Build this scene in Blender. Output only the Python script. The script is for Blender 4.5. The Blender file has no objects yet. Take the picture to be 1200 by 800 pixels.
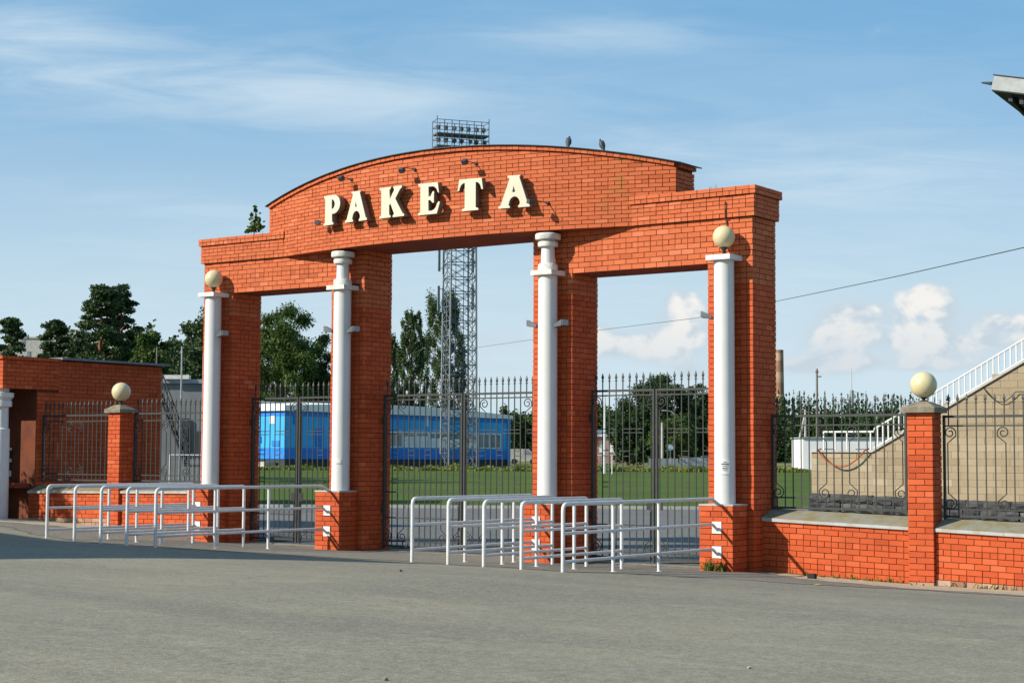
import bpy, bmesh, math, random
import numpy as np
from mathutils import Matrix, Vector

rng = random.Random(7)
nrg = np.random.default_rng(7)
SC = bpy.context.scene
COL = SC.collection

# ------------------------------------------------------------------ camera
CAM = np.array([13.6575, -26.6143, 1.9871]); YAW, PIT, ROL, FPX = -0.6169, 0.0688, 0.0047, 1969.76
F_ = np.array([math.sin(YAW)*math.cos(PIT), math.cos(YAW)*math.cos(PIT), math.sin(PIT)])
_R = np.array([math.cos(YAW), -math.sin(YAW), 0.0]); _U = np.cross(_R, F_)
R_ = _R*math.cos(ROL)+_U*math.sin(ROL); U_ = -_R*math.sin(ROL)+_U*math.cos(ROL)
cd = bpy.data.cameras.new("camera"); cam = bpy.data.objects.new("camera", cd); COL.objects.link(cam)
cam.matrix_world = Matrix(((R_[0], U_[0], -F_[0], CAM[0]), (R_[1], U_[1], -F_[1], CAM[1]), (R_[2], U_[2], -F_[2], CAM[2]), (0, 0, 0, 1)))
cd.sensor_width = 36; cd.lens = FPX/1200*36; cd.clip_start = .1; cd.clip_end = 6000
SC.camera = cam

def at(u, v, D):
    """a place in the scene at forward distance D, surveyed from the photograph"""
    return CAM+(F_*FPX+R_*(u-600)-U_*(v-400))*D/FPX
def flat(u, D, zz=0.0):
    p = at(u, 535.6, D); return np.array([p[0], p[1], zz])
def proj(P):
    P = np.atleast_2d(P)-CAM; d = P@F_
    return np.stack([600+FPX*(P@R_)/d, 400-FPX*(P@U_)/d, d], 1)

# ------------------------------------------------------------------ light
TO_SUN = Vector((-.70, -1.0, .715)).normalized()
SUN_EL = math.asin(TO_SUN.z); SUN_ROT = math.atan2(TO_SUN.x, TO_SUN.y)
sd = bpy.data.lights.new("sun", 'SUN'); sd.energy = 5.0; sd.angle = math.radians(.5); sd.color = (1.0, .925, .80)
so = bpy.data.objects.new("sun", sd); COL.objects.link(so); so.rotation_euler = (-TO_SUN).to_track_quat('-Z', 'Y').to_euler()
SC.view_settings.view_transform = 'Standard'; SC.view_settings.look = 'None'
SC.view_settings.exposure = 0.45; SC.view_settings.gamma = 1; SC.view_settings.use_curve_mapping = False

class NT:
    """tiny helper to write node trees"""
    def __init__(s, tree): s.t = tree
    def n(s, typ, **kw):
        nd = s.t.nodes.new(typ)
        for k, v in kw.items(): setattr(nd, k, v)
        return nd
    def l(s, a, b): s.t.links.new(a, b)
    def inp(s, sock, v):
        if isinstance(v, bpy.types.NodeSocket): s.l(v, sock)
        else: sock.default_value = v
    def m(s, op, a, b=0.0, c=0.0, clamp=False):
        nd = s.n('ShaderNodeMath', operation=op, use_clamp=clamp)
        for i, v in enumerate((a, b, c)): s.inp(nd.inputs[i], v)
        return nd.outputs[0]
    def ss(s, x, a, b):
        nd = s.n('ShaderNodeMapRange', interpolation_type='SMOOTHSTEP'); s.inp(nd.inputs[0], x)
        nd.inputs[1].default_value = a; nd.inputs[2].default_value = b; return nd.outputs[0]
    def noise(s, vec, scale, detail=4, rough=.55, dist=0.0, out=0):
        nd = s.n('ShaderNodeTexNoise'); s.l(vec, nd.inputs['Vector'])
        nd.inputs['Scale'].default_value = scale; nd.inputs['Detail'].default_value = detail
        nd.inputs['Roughness'].default_value = rough; nd.inputs['Distortion'].default_value = dist; return nd.outputs[out]
    def mix(s, f, a, b, mode='MIX'):
        nd = s.n('ShaderNodeMix', data_type='RGBA', blend_type=mode); s.inp(nd.inputs[0], f)
        for i, v in ((6, a), (7, b)):
            if isinstance(v, bpy.types.NodeSocket): s.l(v, nd.inputs[i])
            else: nd.inputs[i].default_value = (*v, 1)
        return nd.outputs[2]
    def xyz(s, x, y, z):
        nd = s.n('ShaderNodeCombineXYZ')
        for i, v in enumerate((x, y, z)): s.inp(nd.inputs[i], v)
        return nd.outputs[0]
    def ramp(s, f, stops):
        nd = s.n('ShaderNodeValToRGB'); s.l(f, nd.inputs[0]); e = nd.color_ramp.elements
        while len(e) < len(stops): e.new(.5)
        for el, (p, c) in zip(e, stops): el.position = p; el.color = (*c, 1)
        return nd.outputs[0]

W = bpy.data.worlds.new("World"); SC.world = W; W.use_nodes = True
W.node_tree.nodes.clear(); w = NT(W.node_tree)
SKY_S = 0.075
sky = w.n('ShaderNodeTexSky', sky_type='NISHITA', sun_disc=False, sun_elevation=SUN_EL, sun_rotation=SUN_ROT, altitude=0, air_density=1.0, dust_density=.7, ozone_density=1.6)
tc = w.n('ShaderNodeTexCoord'); sp = w.n('ShaderNodeSeparateXYZ'); w.l(tc.outputs['Generated'], sp.inputs[0])
X, Y, Z = sp.outputs
az = w.m('MULTIPLY', w.m('ARCTAN2', X, Y), 57.29578)
el = w.m('MULTIPLY', w.m('ARCSINE', Z), 57.29578)
# high thin cloud: noise on a flat layer above
den = w.m('ADD', w.m('MAXIMUM', Z, 0.0), .10)
px_, py_ = w.m('DIVIDE', X, den), w.m('DIVIDE', Y, den)
lay = w.xyz(w.m('ADD', w.m('MULTIPLY', px_, .82), w.m('MULTIPLY', py_, .58)), w.m('MULTIPLY', w.m('SUBTRACT', w.m('MULTIPLY', py_, .82), w.m('MULTIPLY', px_, .58)), 1.9), 3.1)
c1 = w.noise(lay, .55, 7, .58, .5)
c2 = w.noise(lay, 2.4, 9, .62, .7)
cir = w.ss(w.m('ADD', w.m('MULTIPLY', c1, .62), w.m('MULTIPLY', c2, .46)), .48, .74)
def blob(a, e, sa, se, amp=1.0):
    da = w.m('DIVIDE', w.m('SUBTRACT', az, a), sa); de = w.m('DIVIDE', w.m('SUBTRACT', el, e), se)
    q = w.m('ADD', w.m('MULTIPLY', da, da), w.m('MULTIPLY', de, de))
    return w.m('MULTIPLY', w.m('POWER', 2.71828, w.m('MULTIPLY', q, -1.0)), amp)
def azel(u, v):
    d = F_*FPX+R_*(u-600)-U_*(v-400); d /= np.linalg.norm(d)
    return math.degrees(math.atan2(d[0], d[1])), math.degrees(math.asin(d[2]))
def pile(bl):
    s = None
    for u, v, su, sv, amp in bl:
        a, e = azel(u, v); b = blob(a, e, su/34.4, sv/34.4, amp); s = b if s is None else w.m('ADD', s, b)
    return s
veil = pile([(20, 60, 150, 45, .35), (250, 100, 300, 38, .45), (420, 115, 150, 28, .30), (690, 45, 150, 18, .35), (60, 40, 90, 25, .3), (980, 200, 260, 45, .28), (760, 175, 60, 20, .2), (180, 240, 120, 20, .16), (620, 330, 500, 120, .15)])
fib = w.noise(lay, 7.0, 8, .65, .5)
cx_ = w.m('ADD', w.m('MULTIPLY', cir, w.m('ADD', w.m('MULTIPLY', veil, .75), .12)), w.m('MULTIPLY', w.m('MULTIPLY', veil, .95), w.ss(c2, .15, .75)))
cx_ = w.m('MULTIPLY', cx_, w.m('ADD', .62, w.m('MULTIPLY', fib, .76)))
cir = w.m('DIVIDE', cx_, w.m('ADD', w.m('MULTIPLY', cx_, .75), 1.0))
# heaped cloud low over the horizon
cv = w.xyz(w.m('MULTIPLY', az, .30), w.m('MULTIPLY', el, .42), 1.7)
cn = w.noise(cv, 1.5, 8, .53, .2); cb = w.noise(cv, .42, 3, .5)
cv2 = w.xyz(w.m('ADD', w.m('MULTIPLY', az, .30), -.10), w.m('ADD', w.m('MULTIPLY', el, .42), .10), 1.7)
cn2 = w.noise(cv2, 1.5, 8, .53, .2)
heaps = pile([(985, 392, 42, 28, 1.15), (1000, 368, 30, 17, .75), (1022, 366, 12, 10, .4), (1082, 380, 36, 34, 1.2), (1090, 352, 24, 16, .7), (1060, 400, 52, 12, .6), (1186, 386, 48, 22, 1.15), (1135, 405, 50, 8, .55), (800, 374, 30, 28, 1.05), (765, 404, 62, 18, .95), (800, 350, 18, 14, .6), (698, 394, 17, 18, .8), (722, 404, 28, 12, .55), (1040, 426, 90, 10, .62), (960, 430, 50, 11, .52), (1120, 424, 40, 9, .48), (812, 436, 26, 13, .52), (590, 395, 50, 18, .42), (600, 430, 46, 16, .40)])
band = w.m('MULTIPLY', w.ss(w.m('ADD', w.m('MULTIPLY', el, -1.0), 7.5), 0.0, 4.5), w.m('MULTIPLY', w.ss(cb, .52, .75), .55))
hd = w.m('ADD', w.m('MAXIMUM', heaps, band), w.m('MULTIPLY', w.m('SUBTRACT', cn, .5), 1.9))
cum = w.m('MULTIPLY', w.ss(hd, .42, .84), w.ss(el, .3, 2.0))
lit = w.ss(w.m('ADD', w.m('MULTIPLY', w.m('SUBTRACT', cn2, cn), -3.0), w.m('MULTIPLY', hd, .42)), .05, .60)
lit = w.m('MULTIPLY', lit, w.m('ADD', .30, w.m('MULTIPLY', w.ss(w.m('ADD', el, w.m('MULTIPLY', w.m('SUBTRACT', cb, .5), 3.0)), 2.6, 5.4), .70)))
k = 1/SKY_S
skyc = w.mix(.68, sky.outputs[0], (.150*k, .365*k, .60*k))
hz = w.ss(w.m('MULTIPLY', el, -1.0), -15.0, -1.0)
skyc = w.mix(w.m('MULTIPLY', hz, .86), skyc, (.50*k, .60*k, .645*k))
skyc = w.mix(cir, skyc, (.56*k, .64*k, .68*k))
body = w.m('MULTIPLY', w.ss(w.m('ADD', w.m('MAXIMUM', heaps, band), w.m('MULTIPLY', w.m('SUBTRACT', cn, .5), .9)), .10, .62), w.ss(el, .2, 1.6))
skyc = w.mix(w.m('MULTIPLY', body, .55), skyc, (.43*k, .50*k, .555*k))
cumc = w.mix(lit, (.415*k, .49*k, .55*k), (.69*k, .67*k, .64*k))
skyc = w.mix(w.m('MULTIPLY', cum, .92), skyc, cumc)
bg = w.n('ShaderNodeBackground'); w.l(skyc, bg.inputs[0]); bg.inputs[1].default_value = SKY_S
wo = w.n('ShaderNodeOutputWorld'); w.l(bg.outputs[0], wo.inputs[0])

# ------------------------------------------------------------------ materials
MATS = {}
def mat(name, col, rough=.7, metal=0.0, var=.12, scale=3.0, bump=0.0, bscale=40.0, col2=None, spec=.3, wear=None, wscale=22.0, wamt=.67, streak=None):
    """plain surface with uneven tone (col2: a second colour in blotches) and fine relief"""
    m = bpy.data.materials.new(name); m.use_nodes = True; t = NT(m.node_tree); b = m.node_tree.nodes['Principled BSDF']
    g = t.n('ShaderNodeNewGeometry'); n1 = t.noise(g.outputs['Position'], scale, 5, .6)
    c2 = col2 or tuple(c*(1-2*var) for c in col)
    cc = t.mix(t.ss(n1, .35, .68), col, c2)
    if streak:      # rain streaks running down
        mp = t.n('ShaderNodeMapping'); t.l(g.outputs['Position'], mp.inputs[0]); mp.inputs['Scale'].default_value = (9, 9, .7)
        cc = t.mix(t.m('MULTIPLY', t.ss(t.noise(mp.outputs[0], 1.6, 4, .6), .5, .8), .55), cc, streak)
    if wear:        # chipped and rubbed spots
        cc = t.mix(t.m('MULTIPLY', t.ss(t.noise(g.outputs['Position'], wscale, 5, .68), wamt-.03, wamt+.05), .85), cc, wear)
    t.l(cc, b.inputs['Base Color'])
    b.inputs['Roughness'].default_value = rough; b.inputs['Metallic'].default_value = metal
    b.inputs['Specular IOR Level'].default_value = spec
    if bump:
        bp = t.n('ShaderNodeBump'); bp.inputs['Strength'].default_value = bump; bp.inputs['Distance'].default_value = .02
        t.l(t.noise(g.outputs['Position'], bscale, 4, .6), bp.inputs['Height']); t.l(bp.outputs[0], b.inputs['Normal'])
    MATS[name] = m; return m

def brick_mat(name, c_a, c_b, c_c, mode, stain=None):
    m = bpy.data.materials.new(name); m.use_nodes = True; t = NT(m.node_tree); b = m.node_tree.nodes['Principled BSDF']
    if mode == 'obj': r = t.n('ShaderNodeObjectInfo').outputs['Random']
    else: r = t.n('ShaderNodeAttribute', attribute_name='rnd').outputs['Fac']
    g = t.n('ShaderNodeNewGeometry'); P = g.outputs['Position']
    dk = tuple(x*.84 for x in c_a)
    col = t.ramp(r, [(0, dk), (.07, c_a), (.38, c_b), (.70, c_b), (.95, c_c), (1, tuple(min(1, x*1.08+.02) for x in c_c))])
    n1 = t.noise(P, 1.1, 5, .6); n2 = t.noise(P, 14, 4, .65)
    col = t.mix(t.m('MULTIPLY', t.ss(n1, .42, .75), .42), col, tuple(x*.70 for x in c_b))
    col = t.mix(t.m('MULTIPLY', t.ss(n2, .52, .8), .30), col, tuple(min(1, x*1.18+.02) for x in c_c))
    if stain:   # ochre lichen in a few patches
        n3 = t.noise(P, .55, 2, .5); n4 = t.noise(P, 5, 3, .6)
        f = t.m('MULTIPLY', t.ss(t.m('ADD', t.m('MULTIPLY', n3, .7), t.m('MULTIPLY', n4, .4)), .66, .74), .8)
        col = t.mix(f, col, stain)
    chip = t.noise(P, 9, 6, .7)
    col = t.mix(t.m('MULTIPLY', t.ss(chip, .66, .72), .7), col, tuple(x*.45 for x in c_a))
    col = t.mix(t.m('MULTIPLY', t.ss(t.noise(P, 2.6, 6, .7), .66, .80), .28), col, (.50, .34, .25))
    t.l(col, b.inputs['Base Color']); b.inputs['Roughness'].default_value = .72; b.inputs['Specular IOR Level'].default_value = .25
    bp = t.n('ShaderNodeBump'); bp.inputs['Strength'].default_value = .5; bp.inputs['Distance'].default_value = .006
    t.l(t.noise(P, 45, 5, .65), bp.inputs['Height']); t.l(bp.outputs[0], b.inputs['Normal'])
    MATS[name] = m; return m

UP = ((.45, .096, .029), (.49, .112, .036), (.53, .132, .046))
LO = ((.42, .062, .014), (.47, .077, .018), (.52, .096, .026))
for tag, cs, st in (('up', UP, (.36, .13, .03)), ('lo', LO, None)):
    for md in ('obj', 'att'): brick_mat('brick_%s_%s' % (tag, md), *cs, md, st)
for md in ('obj', 'att'):
    brick_mat('block_'+md, (.285, .225, .14), (.315, .25, .16), (.35, .285, .19), md)
    brick_mat('rock_'+md, (.03, .03, .032), (.06, .06, .06), (.13, .13, .125), md)
    brick_mat('foot_'+md, (.30, .15, .09), (.36, .21, .14), (.42, .29, .21), md)
mat('mortar', (.15, .043, .019), .95, col2=(.10, .033, .018), scale=3)
mat('mortar_pale', (.25, .195, .125), .9)
mat('plaster_orange', (.30, .060, .022), .85, col2=(.22, .045, .02), scale=1.2, bump=.2)
mat('white_paint', (.63, .63, .615), .42, var=.05, scale=1.5, col2=(.60, .595, .575), spec=.4, streak=(.56, .55, .51), wear=(.42, .41, .38), wscale=14, wamt=.70)
mat('rail_paint', (.64, .64, .63), .38, var=.05, scale=7, col2=(.56, .555, .53), spec=.5, wear=(.22, .15, .10), wscale=17, wamt=.665)
mat('white_rough', (.68, .67, .62), .7, scale=9, col2=(.50, .48, .43), bump=.2)
mat('globe_cream', (.60, .52, .31), .35, scale=6, col2=(.55, .47, .27), spec=.4, streak=(.50, .42, .25))
mat('letter_face', (.60, .565, .43), .45, scale=2, col2=(.57, .53, .39), streak=(.50, .45, .33))
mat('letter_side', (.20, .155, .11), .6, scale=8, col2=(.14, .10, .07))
mat('iron', (.030, .035, .034), .5, scale=9, col2=(.040, .043, .040), spec=.35, wear=(.09, .055, .03), wscale=12, wamt=.74)
mat('dark_metal', (.03, .03, .032), .5)
mat('lamp_metal', (.16, .17, .18), .4, metal=.6)
mat('lamp_dark', (.07, .075, .08), .45, metal=.3)
mat('lamp_glass', (.30, .32, .34), .15, spec=.6)
mat('coping', (.22, .215, .175), .75, scale=4, col2=(.20, .16, .075), bump=.25)
mat('coping_lip', (.38, .40, .40), .55, scale=4, col2=(.34, .28, .22))
mat('cap_stone', (.24, .205, .15), .9, scale=7, col2=(.14, .12, .09), bump=.6)
mat('hose_red', (.30, .085, .03), .65)
mat('roof_felt', (.20, .21, .23), .7)
mat('steel_grey', (.23, .265, .285), .55, metal=.2)
mat('mast_steel', (.105, .125, .135), .6)
mat('mast_leg', (.20, .225, .235), .55)
mat('galv', (.34, .37, .39), .5, metal=.35)
mat('blue_wall', (.038, .40, .80), .6, scale=.35, col2=(.033, .35, .70))
mat('blue_dark', (.015, .23, .74), .6)
mat('white_wall', (.82, .82, .81), .7, scale=.5, col2=(.74, .74, .73))
mat('plinth_dark', (.05, .055, .06), .8)
mat('glass', (.10, .13, .15), .12, spec=.7, scale=.4, col2=(.30, .32, .33))
mat('curtain', (.84, .85, .85), .8)
mat('grey_wall', (.19, .20, .205), .8, scale=.6, col2=(.15, .16, .165))
mat('pale_block', (.46, .44, .40), .85)
mat('plaster_pale', (.42, .38, .30), .85)
mat('pink_wall', (.42, .26, .22), .8)
mat('chim_red', (.27, .15, .09), .9, scale=.25, col2=(.17, .11, .075))
mat('chim_pale', (.36, .25, .17), .9, scale=.25, col2=(.24, .165, .11))
mat('concrete', (.42, .41, .38), .85, scale=2, col2=(.33, .32, .29))
mat('wood_pole', (.22, .18, .14), .85)
mat('pigeon', (.035, .038, .048), .6, scale=30, col2=(.07, .075, .09))
mat('cable', (.03, .03, .03), .6)
mat('hose', (.40, .10, .03), .6)
mat('rubber', (.02, .02, .02), .8)
mat('paper', (.70, .71, .70), .7, var=.03)
mat('ink', (.16, .16, .17), .8)
mat('bark', (.09, .065, .045), .9, scale=2)
mat('pine_bark', (.26, .12, .05), .9, scale=1, col2=(.13, .075, .05))
mat('sign_blue', (.30, .42, .55), .5)
mat('blue_skip', (.03, .10, .26), .6)
mat('leaf_yellow', (.55, .45, .05), .7)
mat('roof_panel', (.30, .325, .325), .5)
mat('underside', (.05, .055, .055), .8)
mat('brown_iron', (.10, .07, .05), .7)

def foliage(name, a, b, c, trans=.25):
    m = bpy.data.materials.new(name); m.use_nodes = True; t = NT(m.node_tree); bs = m.node_tree.nodes['Principled BSDF']
    r = t.n('ShaderNodeAttribute', attribute_name='rnd').outputs['Fac']
    g = t.n('ShaderNodeNewGeometry'); n1 = t.noise(g.outputs['Position'], .35, 3, .6)
    col = t.ramp(r, [(0, a), (.5, b), (1, c)])
    col = t.mix(t.m('MULTIPLY', t.ss(n1, .4, .7), .5), col, tuple(x*.62 for x in b))
    t.l(col, bs.inputs['Base Color']); bs.inputs['Roughness'].default_value = .6; bs.inputs['Specular IOR Level'].default_value = .2
    tr = t.n('ShaderNodeBsdfTranslucent'); t.l(col, tr.inputs[0])
    mx = t.n('ShaderNodeMixShader'); mx.inputs[0].default_value = trans
    t.l(bs.outputs[0], mx.inputs[1]); t.l(tr.outputs[0], mx.inputs[2])
    t.l(mx.outputs[0], m.node_tree.nodes['Material Output'].inputs[0]); MATS[name] = m
foliage('leaf_mid', (.045, .078, .02), (.072, .122, .026), (.12, .175, .038))
foliage('leaf_dark', (.022, .045, .018), (.035, .07, .022), (.055, .10, .03))
foliage('leaf_pine', (.03, .054, .024), (.05, .086, .03), (.085, .125, .038), .1)
foliage('leaf_poplar', (.042, .074, .03), (.066, .108, .036), (.10, .15, .05))
foliage('leaf_bright', (.07, .13, .02), (.12, .18, .025), (.17, .22, .04))
foliage('weed', (.08, .12, .02), (.13, .16, .03), (.21, .21, .05))
foliage('forest_leaf', (.028, .055, .022), (.045, .085, .026), (.075, .12, .03), .15)

def asphalt(name, a, b, c, blot=.18):
    m = bpy.data.materials.new(name); m.use_nodes = True; t = NT(m.node_tree); bs = m.node_tree.nodes['Principled BSDF']
    g = t.n('ShaderNodeNewGeometry'); P = g.outputs['Position']
    mp = t.n('ShaderNodeMapping'); t.l(P, mp.inputs[0]); mp.inputs['Rotation'].default_value = (0, 0, -.6); mp.inputs['Scale'].default_value = (.30, 1.0, 1.0)
    n1 = t.noise(mp.outputs[0], blot*2.2, 6, .6, .6); n2 = t.noise(P, 20, 4, .75); n3 = t.noise(P, 70, 2, .8); n5 = t.noise(P, 5.5, 5, .7); n4 = t.noise(mp.outputs[0], 1.6, 5, .65, .3)
    col = t.mix(t.ss(n1, .34, .66), a, b)
    col = t.mix(t.m('MULTIPLY', t.ss(n4, .50, .74), .55), col, c)
    v = t.m('ADD', t.m('ADD', t.m('MULTIPLY', t.m('SUBTRACT', n2, .5), 1.7), t.m('MULTIPLY', t.m('SUBTRACT', n3, .5), 2.4)), t.m('MULTIPLY', t.m('SUBTRACT', n5, .5), .8))
    cr = t.n('ShaderNodeTexVoronoi', feature='DISTANCE_TO_EDGE'); cr.inputs['Scale'].default_value = .16
    cw = t.n('ShaderNodeVectorMath', operation='ADD'); t.l(P, cw.inputs[0]); cs = t.n('ShaderNodeVectorMath', operation='SCALE'); t.l(t.noise(P, 1.3, 5, .7, 0, 1), cs.inputs[0]); cs.inputs['Scale'].default_value = 1.6; t.l(cs.outputs[0], cw.inputs[1]); t.l(cw.outputs[0], cr.inputs['Vector'])
    crack = t.m('MULTIPLY', t.m('SUBTRACT', 1.0, t.ss(cr.outputs['Distance'], .001, .005)), t.ss(n1, .50, .62))
    col = t.mix(t.m('MULTIPLY', crack, .65), col, (.05, .05, .045))
    col = t.mix(t.m('MINIMUM', t.m('MAXIMUM', v, 0.0), .7), col, (.42, .40, .35))
    col = t.mix(t.m('MINIMUM', t.m('MAXIMUM', t.m('MULTIPLY', v, -1.0), 0.0), .7), col, (.045, .045, .045))
    t.l(col, bs.inputs['Base Color']); bs.inputs['Roughness'].default_value = .85; bs.inputs['Specular IOR Level'].default_value = .25
    bp = t.n('ShaderNodeBump'); bp.inputs['Strength'].default_value = .55; bp.inputs['Distance'].default_value = .012
    t.l(t.m('ADD', n2, n3), bp.inputs['Height']); t.l(bp.outputs[0], bs.inputs['Normal']); MATS[name] = m
asphalt('asphalt', (.180, .164, .120), (.232, .207, .146), (.30, .256, .172))
asphalt('apron_asphalt', (.155, .137, .108), (.20, .175, .135), (.25, .215, .155), .5)
asphalt('sand', (.40, .33, .225), (.44, .365, .255), (.34, .285, .205), .6)
asphalt('inner_paving', (.11, .108, .104), (.135, .13, .126), (.155, .15, .14))
def grassmat(name, a, b, c):
    m = bpy.data.materials.new(name); m.use_nodes = True; t = NT(m.node_tree); bs = m.node_tree.nodes['Principled BSDF']
    g = t.n('ShaderNodeNewGeometry'); P = g.outputs['Position']
    col = t.mix(t.ss(t.noise(P, .12, 5, .6, .4), .35, .65), a, b)
    col = t.mix(t.m('MULTIPLY', t.ss(t.noise(P, 1.5, 5, .7), .5, .72), .6), col, c)
    t.l(col, bs.inputs['Base Color']); bs.inputs['Roughness'].default_value = .95; bs.inputs['Specular IOR Level'].default_value = .1; MATS[name] = m
grassmat('turf', (.058, .092, .016), (.075, .11, .02), (.10, .125, .028))
grassmat('rough_ground', (.13, .15, .05), (.18, .18, .07), (.22, .20, .10))

# ------------------------------------------------------------------ mesh helpers
def link(o, parent=None):
    COL.objects.link(o)
    if parent is not None: o.parent = parent
    return o
def tag(o, label=None, cat=None, group=None, kind=None):
    for k_, v_ in (('label', label), ('category', cat), ('group', group), ('kind', kind)):
        if v_: o[k_] = v_
    return o
def thing(name, loc, label, cat, group=None, rz=0.0):
    o = bpy.data.objects.new(name, None); o.location = Vector(loc); o.rotation_euler.z = rz; o.empty_display_size = .2
    link(o); return tag(o, label, cat, group)

class MB:
    """collects boxes, prisms, tubes, lathes; off is subtracted so that meshes sit in their thing's frame"""
    def __init__(s, off=(0, 0, 0)):
        s.v = []; s.f = []; s.mi = []; s.rn = []; s.off = np.array(off, float); s.mat = 0; s.n = 0
    def add(s, vs, fs, r=None):
        vs = np.asarray(vs, float)-s.off; b = s.n; s.v.append(vs); s.n += len(vs)
        for f in fs: s.f.append([b+i for i in f]); s.mi.append(s.mat); s.rn.append(r if r is not None else 0.5)
        return s
    def obox(s, c, ax, dims, r=None):
        c = np.asarray(c, float); h = np.array(dims)/2; ax = np.asarray(ax, float)
        vs = [c+ax[0]*sx*h[0]+ax[1]*sy*h[1]+ax[2]*sz*h[2] for sz in (-1, 1) for sx, sy in ((-1, -1), (1, -1), (1, 1), (-1, 1))]
        return s.add(vs, [(3, 2, 1, 0), (4, 5, 6, 7), (0, 1, 5, 4), (1, 2, 6, 5), (2, 3, 7, 6), (3, 0, 4, 7)], r)
    def box(s, lo, hi, r=None):
        lo, hi = np.array(lo, float), np.array(hi, float); return s.obox((lo+hi)/2, np.eye(3), hi-lo, r)
    def prism(s, base, ext, r=None):
        """base: list of 3D points (ccw seen from against ext), ext: extrusion vector"""
        b = [np.array(p, float) for p in base]; n = len(b); e = np.array(ext, float)
        return s.add(b+[p+e for p in b], [list(range(n))[::-1], [n+i for i in range(n)]]+[[i, (i+1) % n, n+(i+1) % n, n+i] for i in range(n)], r)
    def tube(s, pts, rad, k=8, caps=True, r=None):
        pts = [np.array(p, float) for p in pts]; n = len(pts); rad = rad if hasattr(rad, '__len__') else [rad]*n
        T = []
        for i in range(n):
            d = pts[min(i+1, n-1)]-pts[max(i-1, 0)]; T.append(d/(np.linalg.norm(d)+1e-12))
        up = np.array([0, 0, 1.0]) if abs(T[0][2]) < .9 else np.array([1.0, 0, 0])
        u = np.cross(T[0], up); u /= np.linalg.norm(u); vs = []
        for i in range(n):
            u = u-T[i]*(u@T[i]); u /= np.linalg.norm(u); q = np.cross(T[i], u)
            for j in range(k):
                a = 2*math.pi*(j+.5)/k; vs.append(pts[i]+(u*math.cos(a)+q*math.sin(a))*rad[i])
        fs = [[i*k+j, i*k+(j+1) % k, (i+1)*k+(j+1) % k, (i+1)*k+j] for i in range(n-1) for j in range(k)]
        if caps: fs += [list(range(k))[::-1], [(n-1)*k+j for j in range(k)]]
        return s.add(vs, fs, r)
    def lathe(s, prof, c=(0, 0, 0), k=24, r=None):
        vs = []; fs = []; n = len(prof)
        for (q, z) in prof:
            for j in range(k):
                a = 2*math.pi*j/k; vs.append((c[0]+q*math.cos(a), c[1]+q*math.sin(a), c[2]+z))
        for i in range(n-1):
            for j in range(k): fs.append([i*k+j, i*k+(j+1) % k, (i+1)*k+(j+1) % k, (i+1)*k+j])
        fs += [list(range(k))[::-1], [(n-1)*k+j for j in range(k)]]
        return s.add(vs, fs, r)
    def mesh(s, name, mats, smooth=False, rnd=False):
        me = bpy.data.meshes.new(name)
        me.from_pydata(np.concatenate(s.v).tolist() if s.v else [], [], s.f)
        for m in (mats if isinstance(mats, (list, tuple)) else [mats]): me.materials.append(MATS[m])
        if any(s.mi): me.polygons.foreach_set('material_index', s.mi)
        if rnd:
            a = me.attributes.new('rnd', 'FLOAT', 'FACE'); a.data.foreach_set('value', np.array(s.rn, np.float32))
        if smooth: me.shade_smooth() if smooth is True else me.set_sharp_from_angle(angle=smooth)
        me.update(); return me
    def obj(s, name, mats, parent=None, smooth=False, rnd=False):
        o = bpy.data.objects.new(name, s.mesh(name, mats, smooth, rnd)); link(o, parent)
        if parent is None: o.location = Vector(s.off)
        return o
SM = math.radians(40)

def quads(name, C, N1, N2, rnd, matname, parent=None, off=(0, 0, 0), kind=None):
    """many leaf-sized quads at C spanned by half-axes N1, N2"""
    n = len(C); C = C-np.array(off)
    V = np.stack([C-N1-N2, C+N1-N2, C+N1+N2, C-N1+N2], 1).reshape(-1, 3)
    me = bpy.data.meshes.new(name); me.vertices.add(4*n); me.vertices.foreach_set('co', V.astype(np.float32).ravel())
    me.loops.add(4*n); me.loops.foreach_set('vertex_index', np.arange(4*n, dtype=np.int32))
    me.polygons.add(n); me.polygons.foreach_set('loop_start', np.arange(0, 4*n, 4, dtype=np.int32)); me.polygons.foreach_set('loop_total', np.full(n, 4, np.int32))
    me.update(calc_edges=True); a = me.attributes.new('rnd', 'FLOAT', 'FACE'); a.data.foreach_set('value', rnd.astype(np.float32))
    me.materials.append(MATS[matname]); o = bpy.data.objects.new(name, me); link(o, parent)
    if parent is None: o.location = Vector(off)
    if kind: o['kind'] = kind
    return o
def unit(n):
    v = nrg.normal(size=(n, 3)); return v/np.linalg.norm(v, axis=1)[:, None]
def leaves_in(blobs, n, size, flat=1.0, shell=.55):
    """leaf centres and axes spread through ellipsoid clumps (x,y,z,rx,ry,rz)"""
    B = np.array(blobs, float); wgt = (B[:, 3]*B[:, 4]*B[:, 5])**.67; idx = nrg.choice(len(B), n, p=wgt/wgt.sum())
    q = np.abs(nrg.normal(size=n))*.42+shell*.6*nrg.random(n); q = np.where(q > 1.12, nrg.random(n), q)
    C = B[idx, :3]+unit(n)*B[idx, 3:6]*q[:, None]
    a = unit(n); b = np.cross(a, unit(n)); b /= np.linalg.norm(b, axis=1)[:, None]+1e-9
    sz = size*(.55+.9*nrg.random(n))[:, None]
    r = np.clip(.5+.25*nrg.normal(size=n), 0, 1)
    return C, a*sz*.6, b*sz*.45*flat, r

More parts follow.
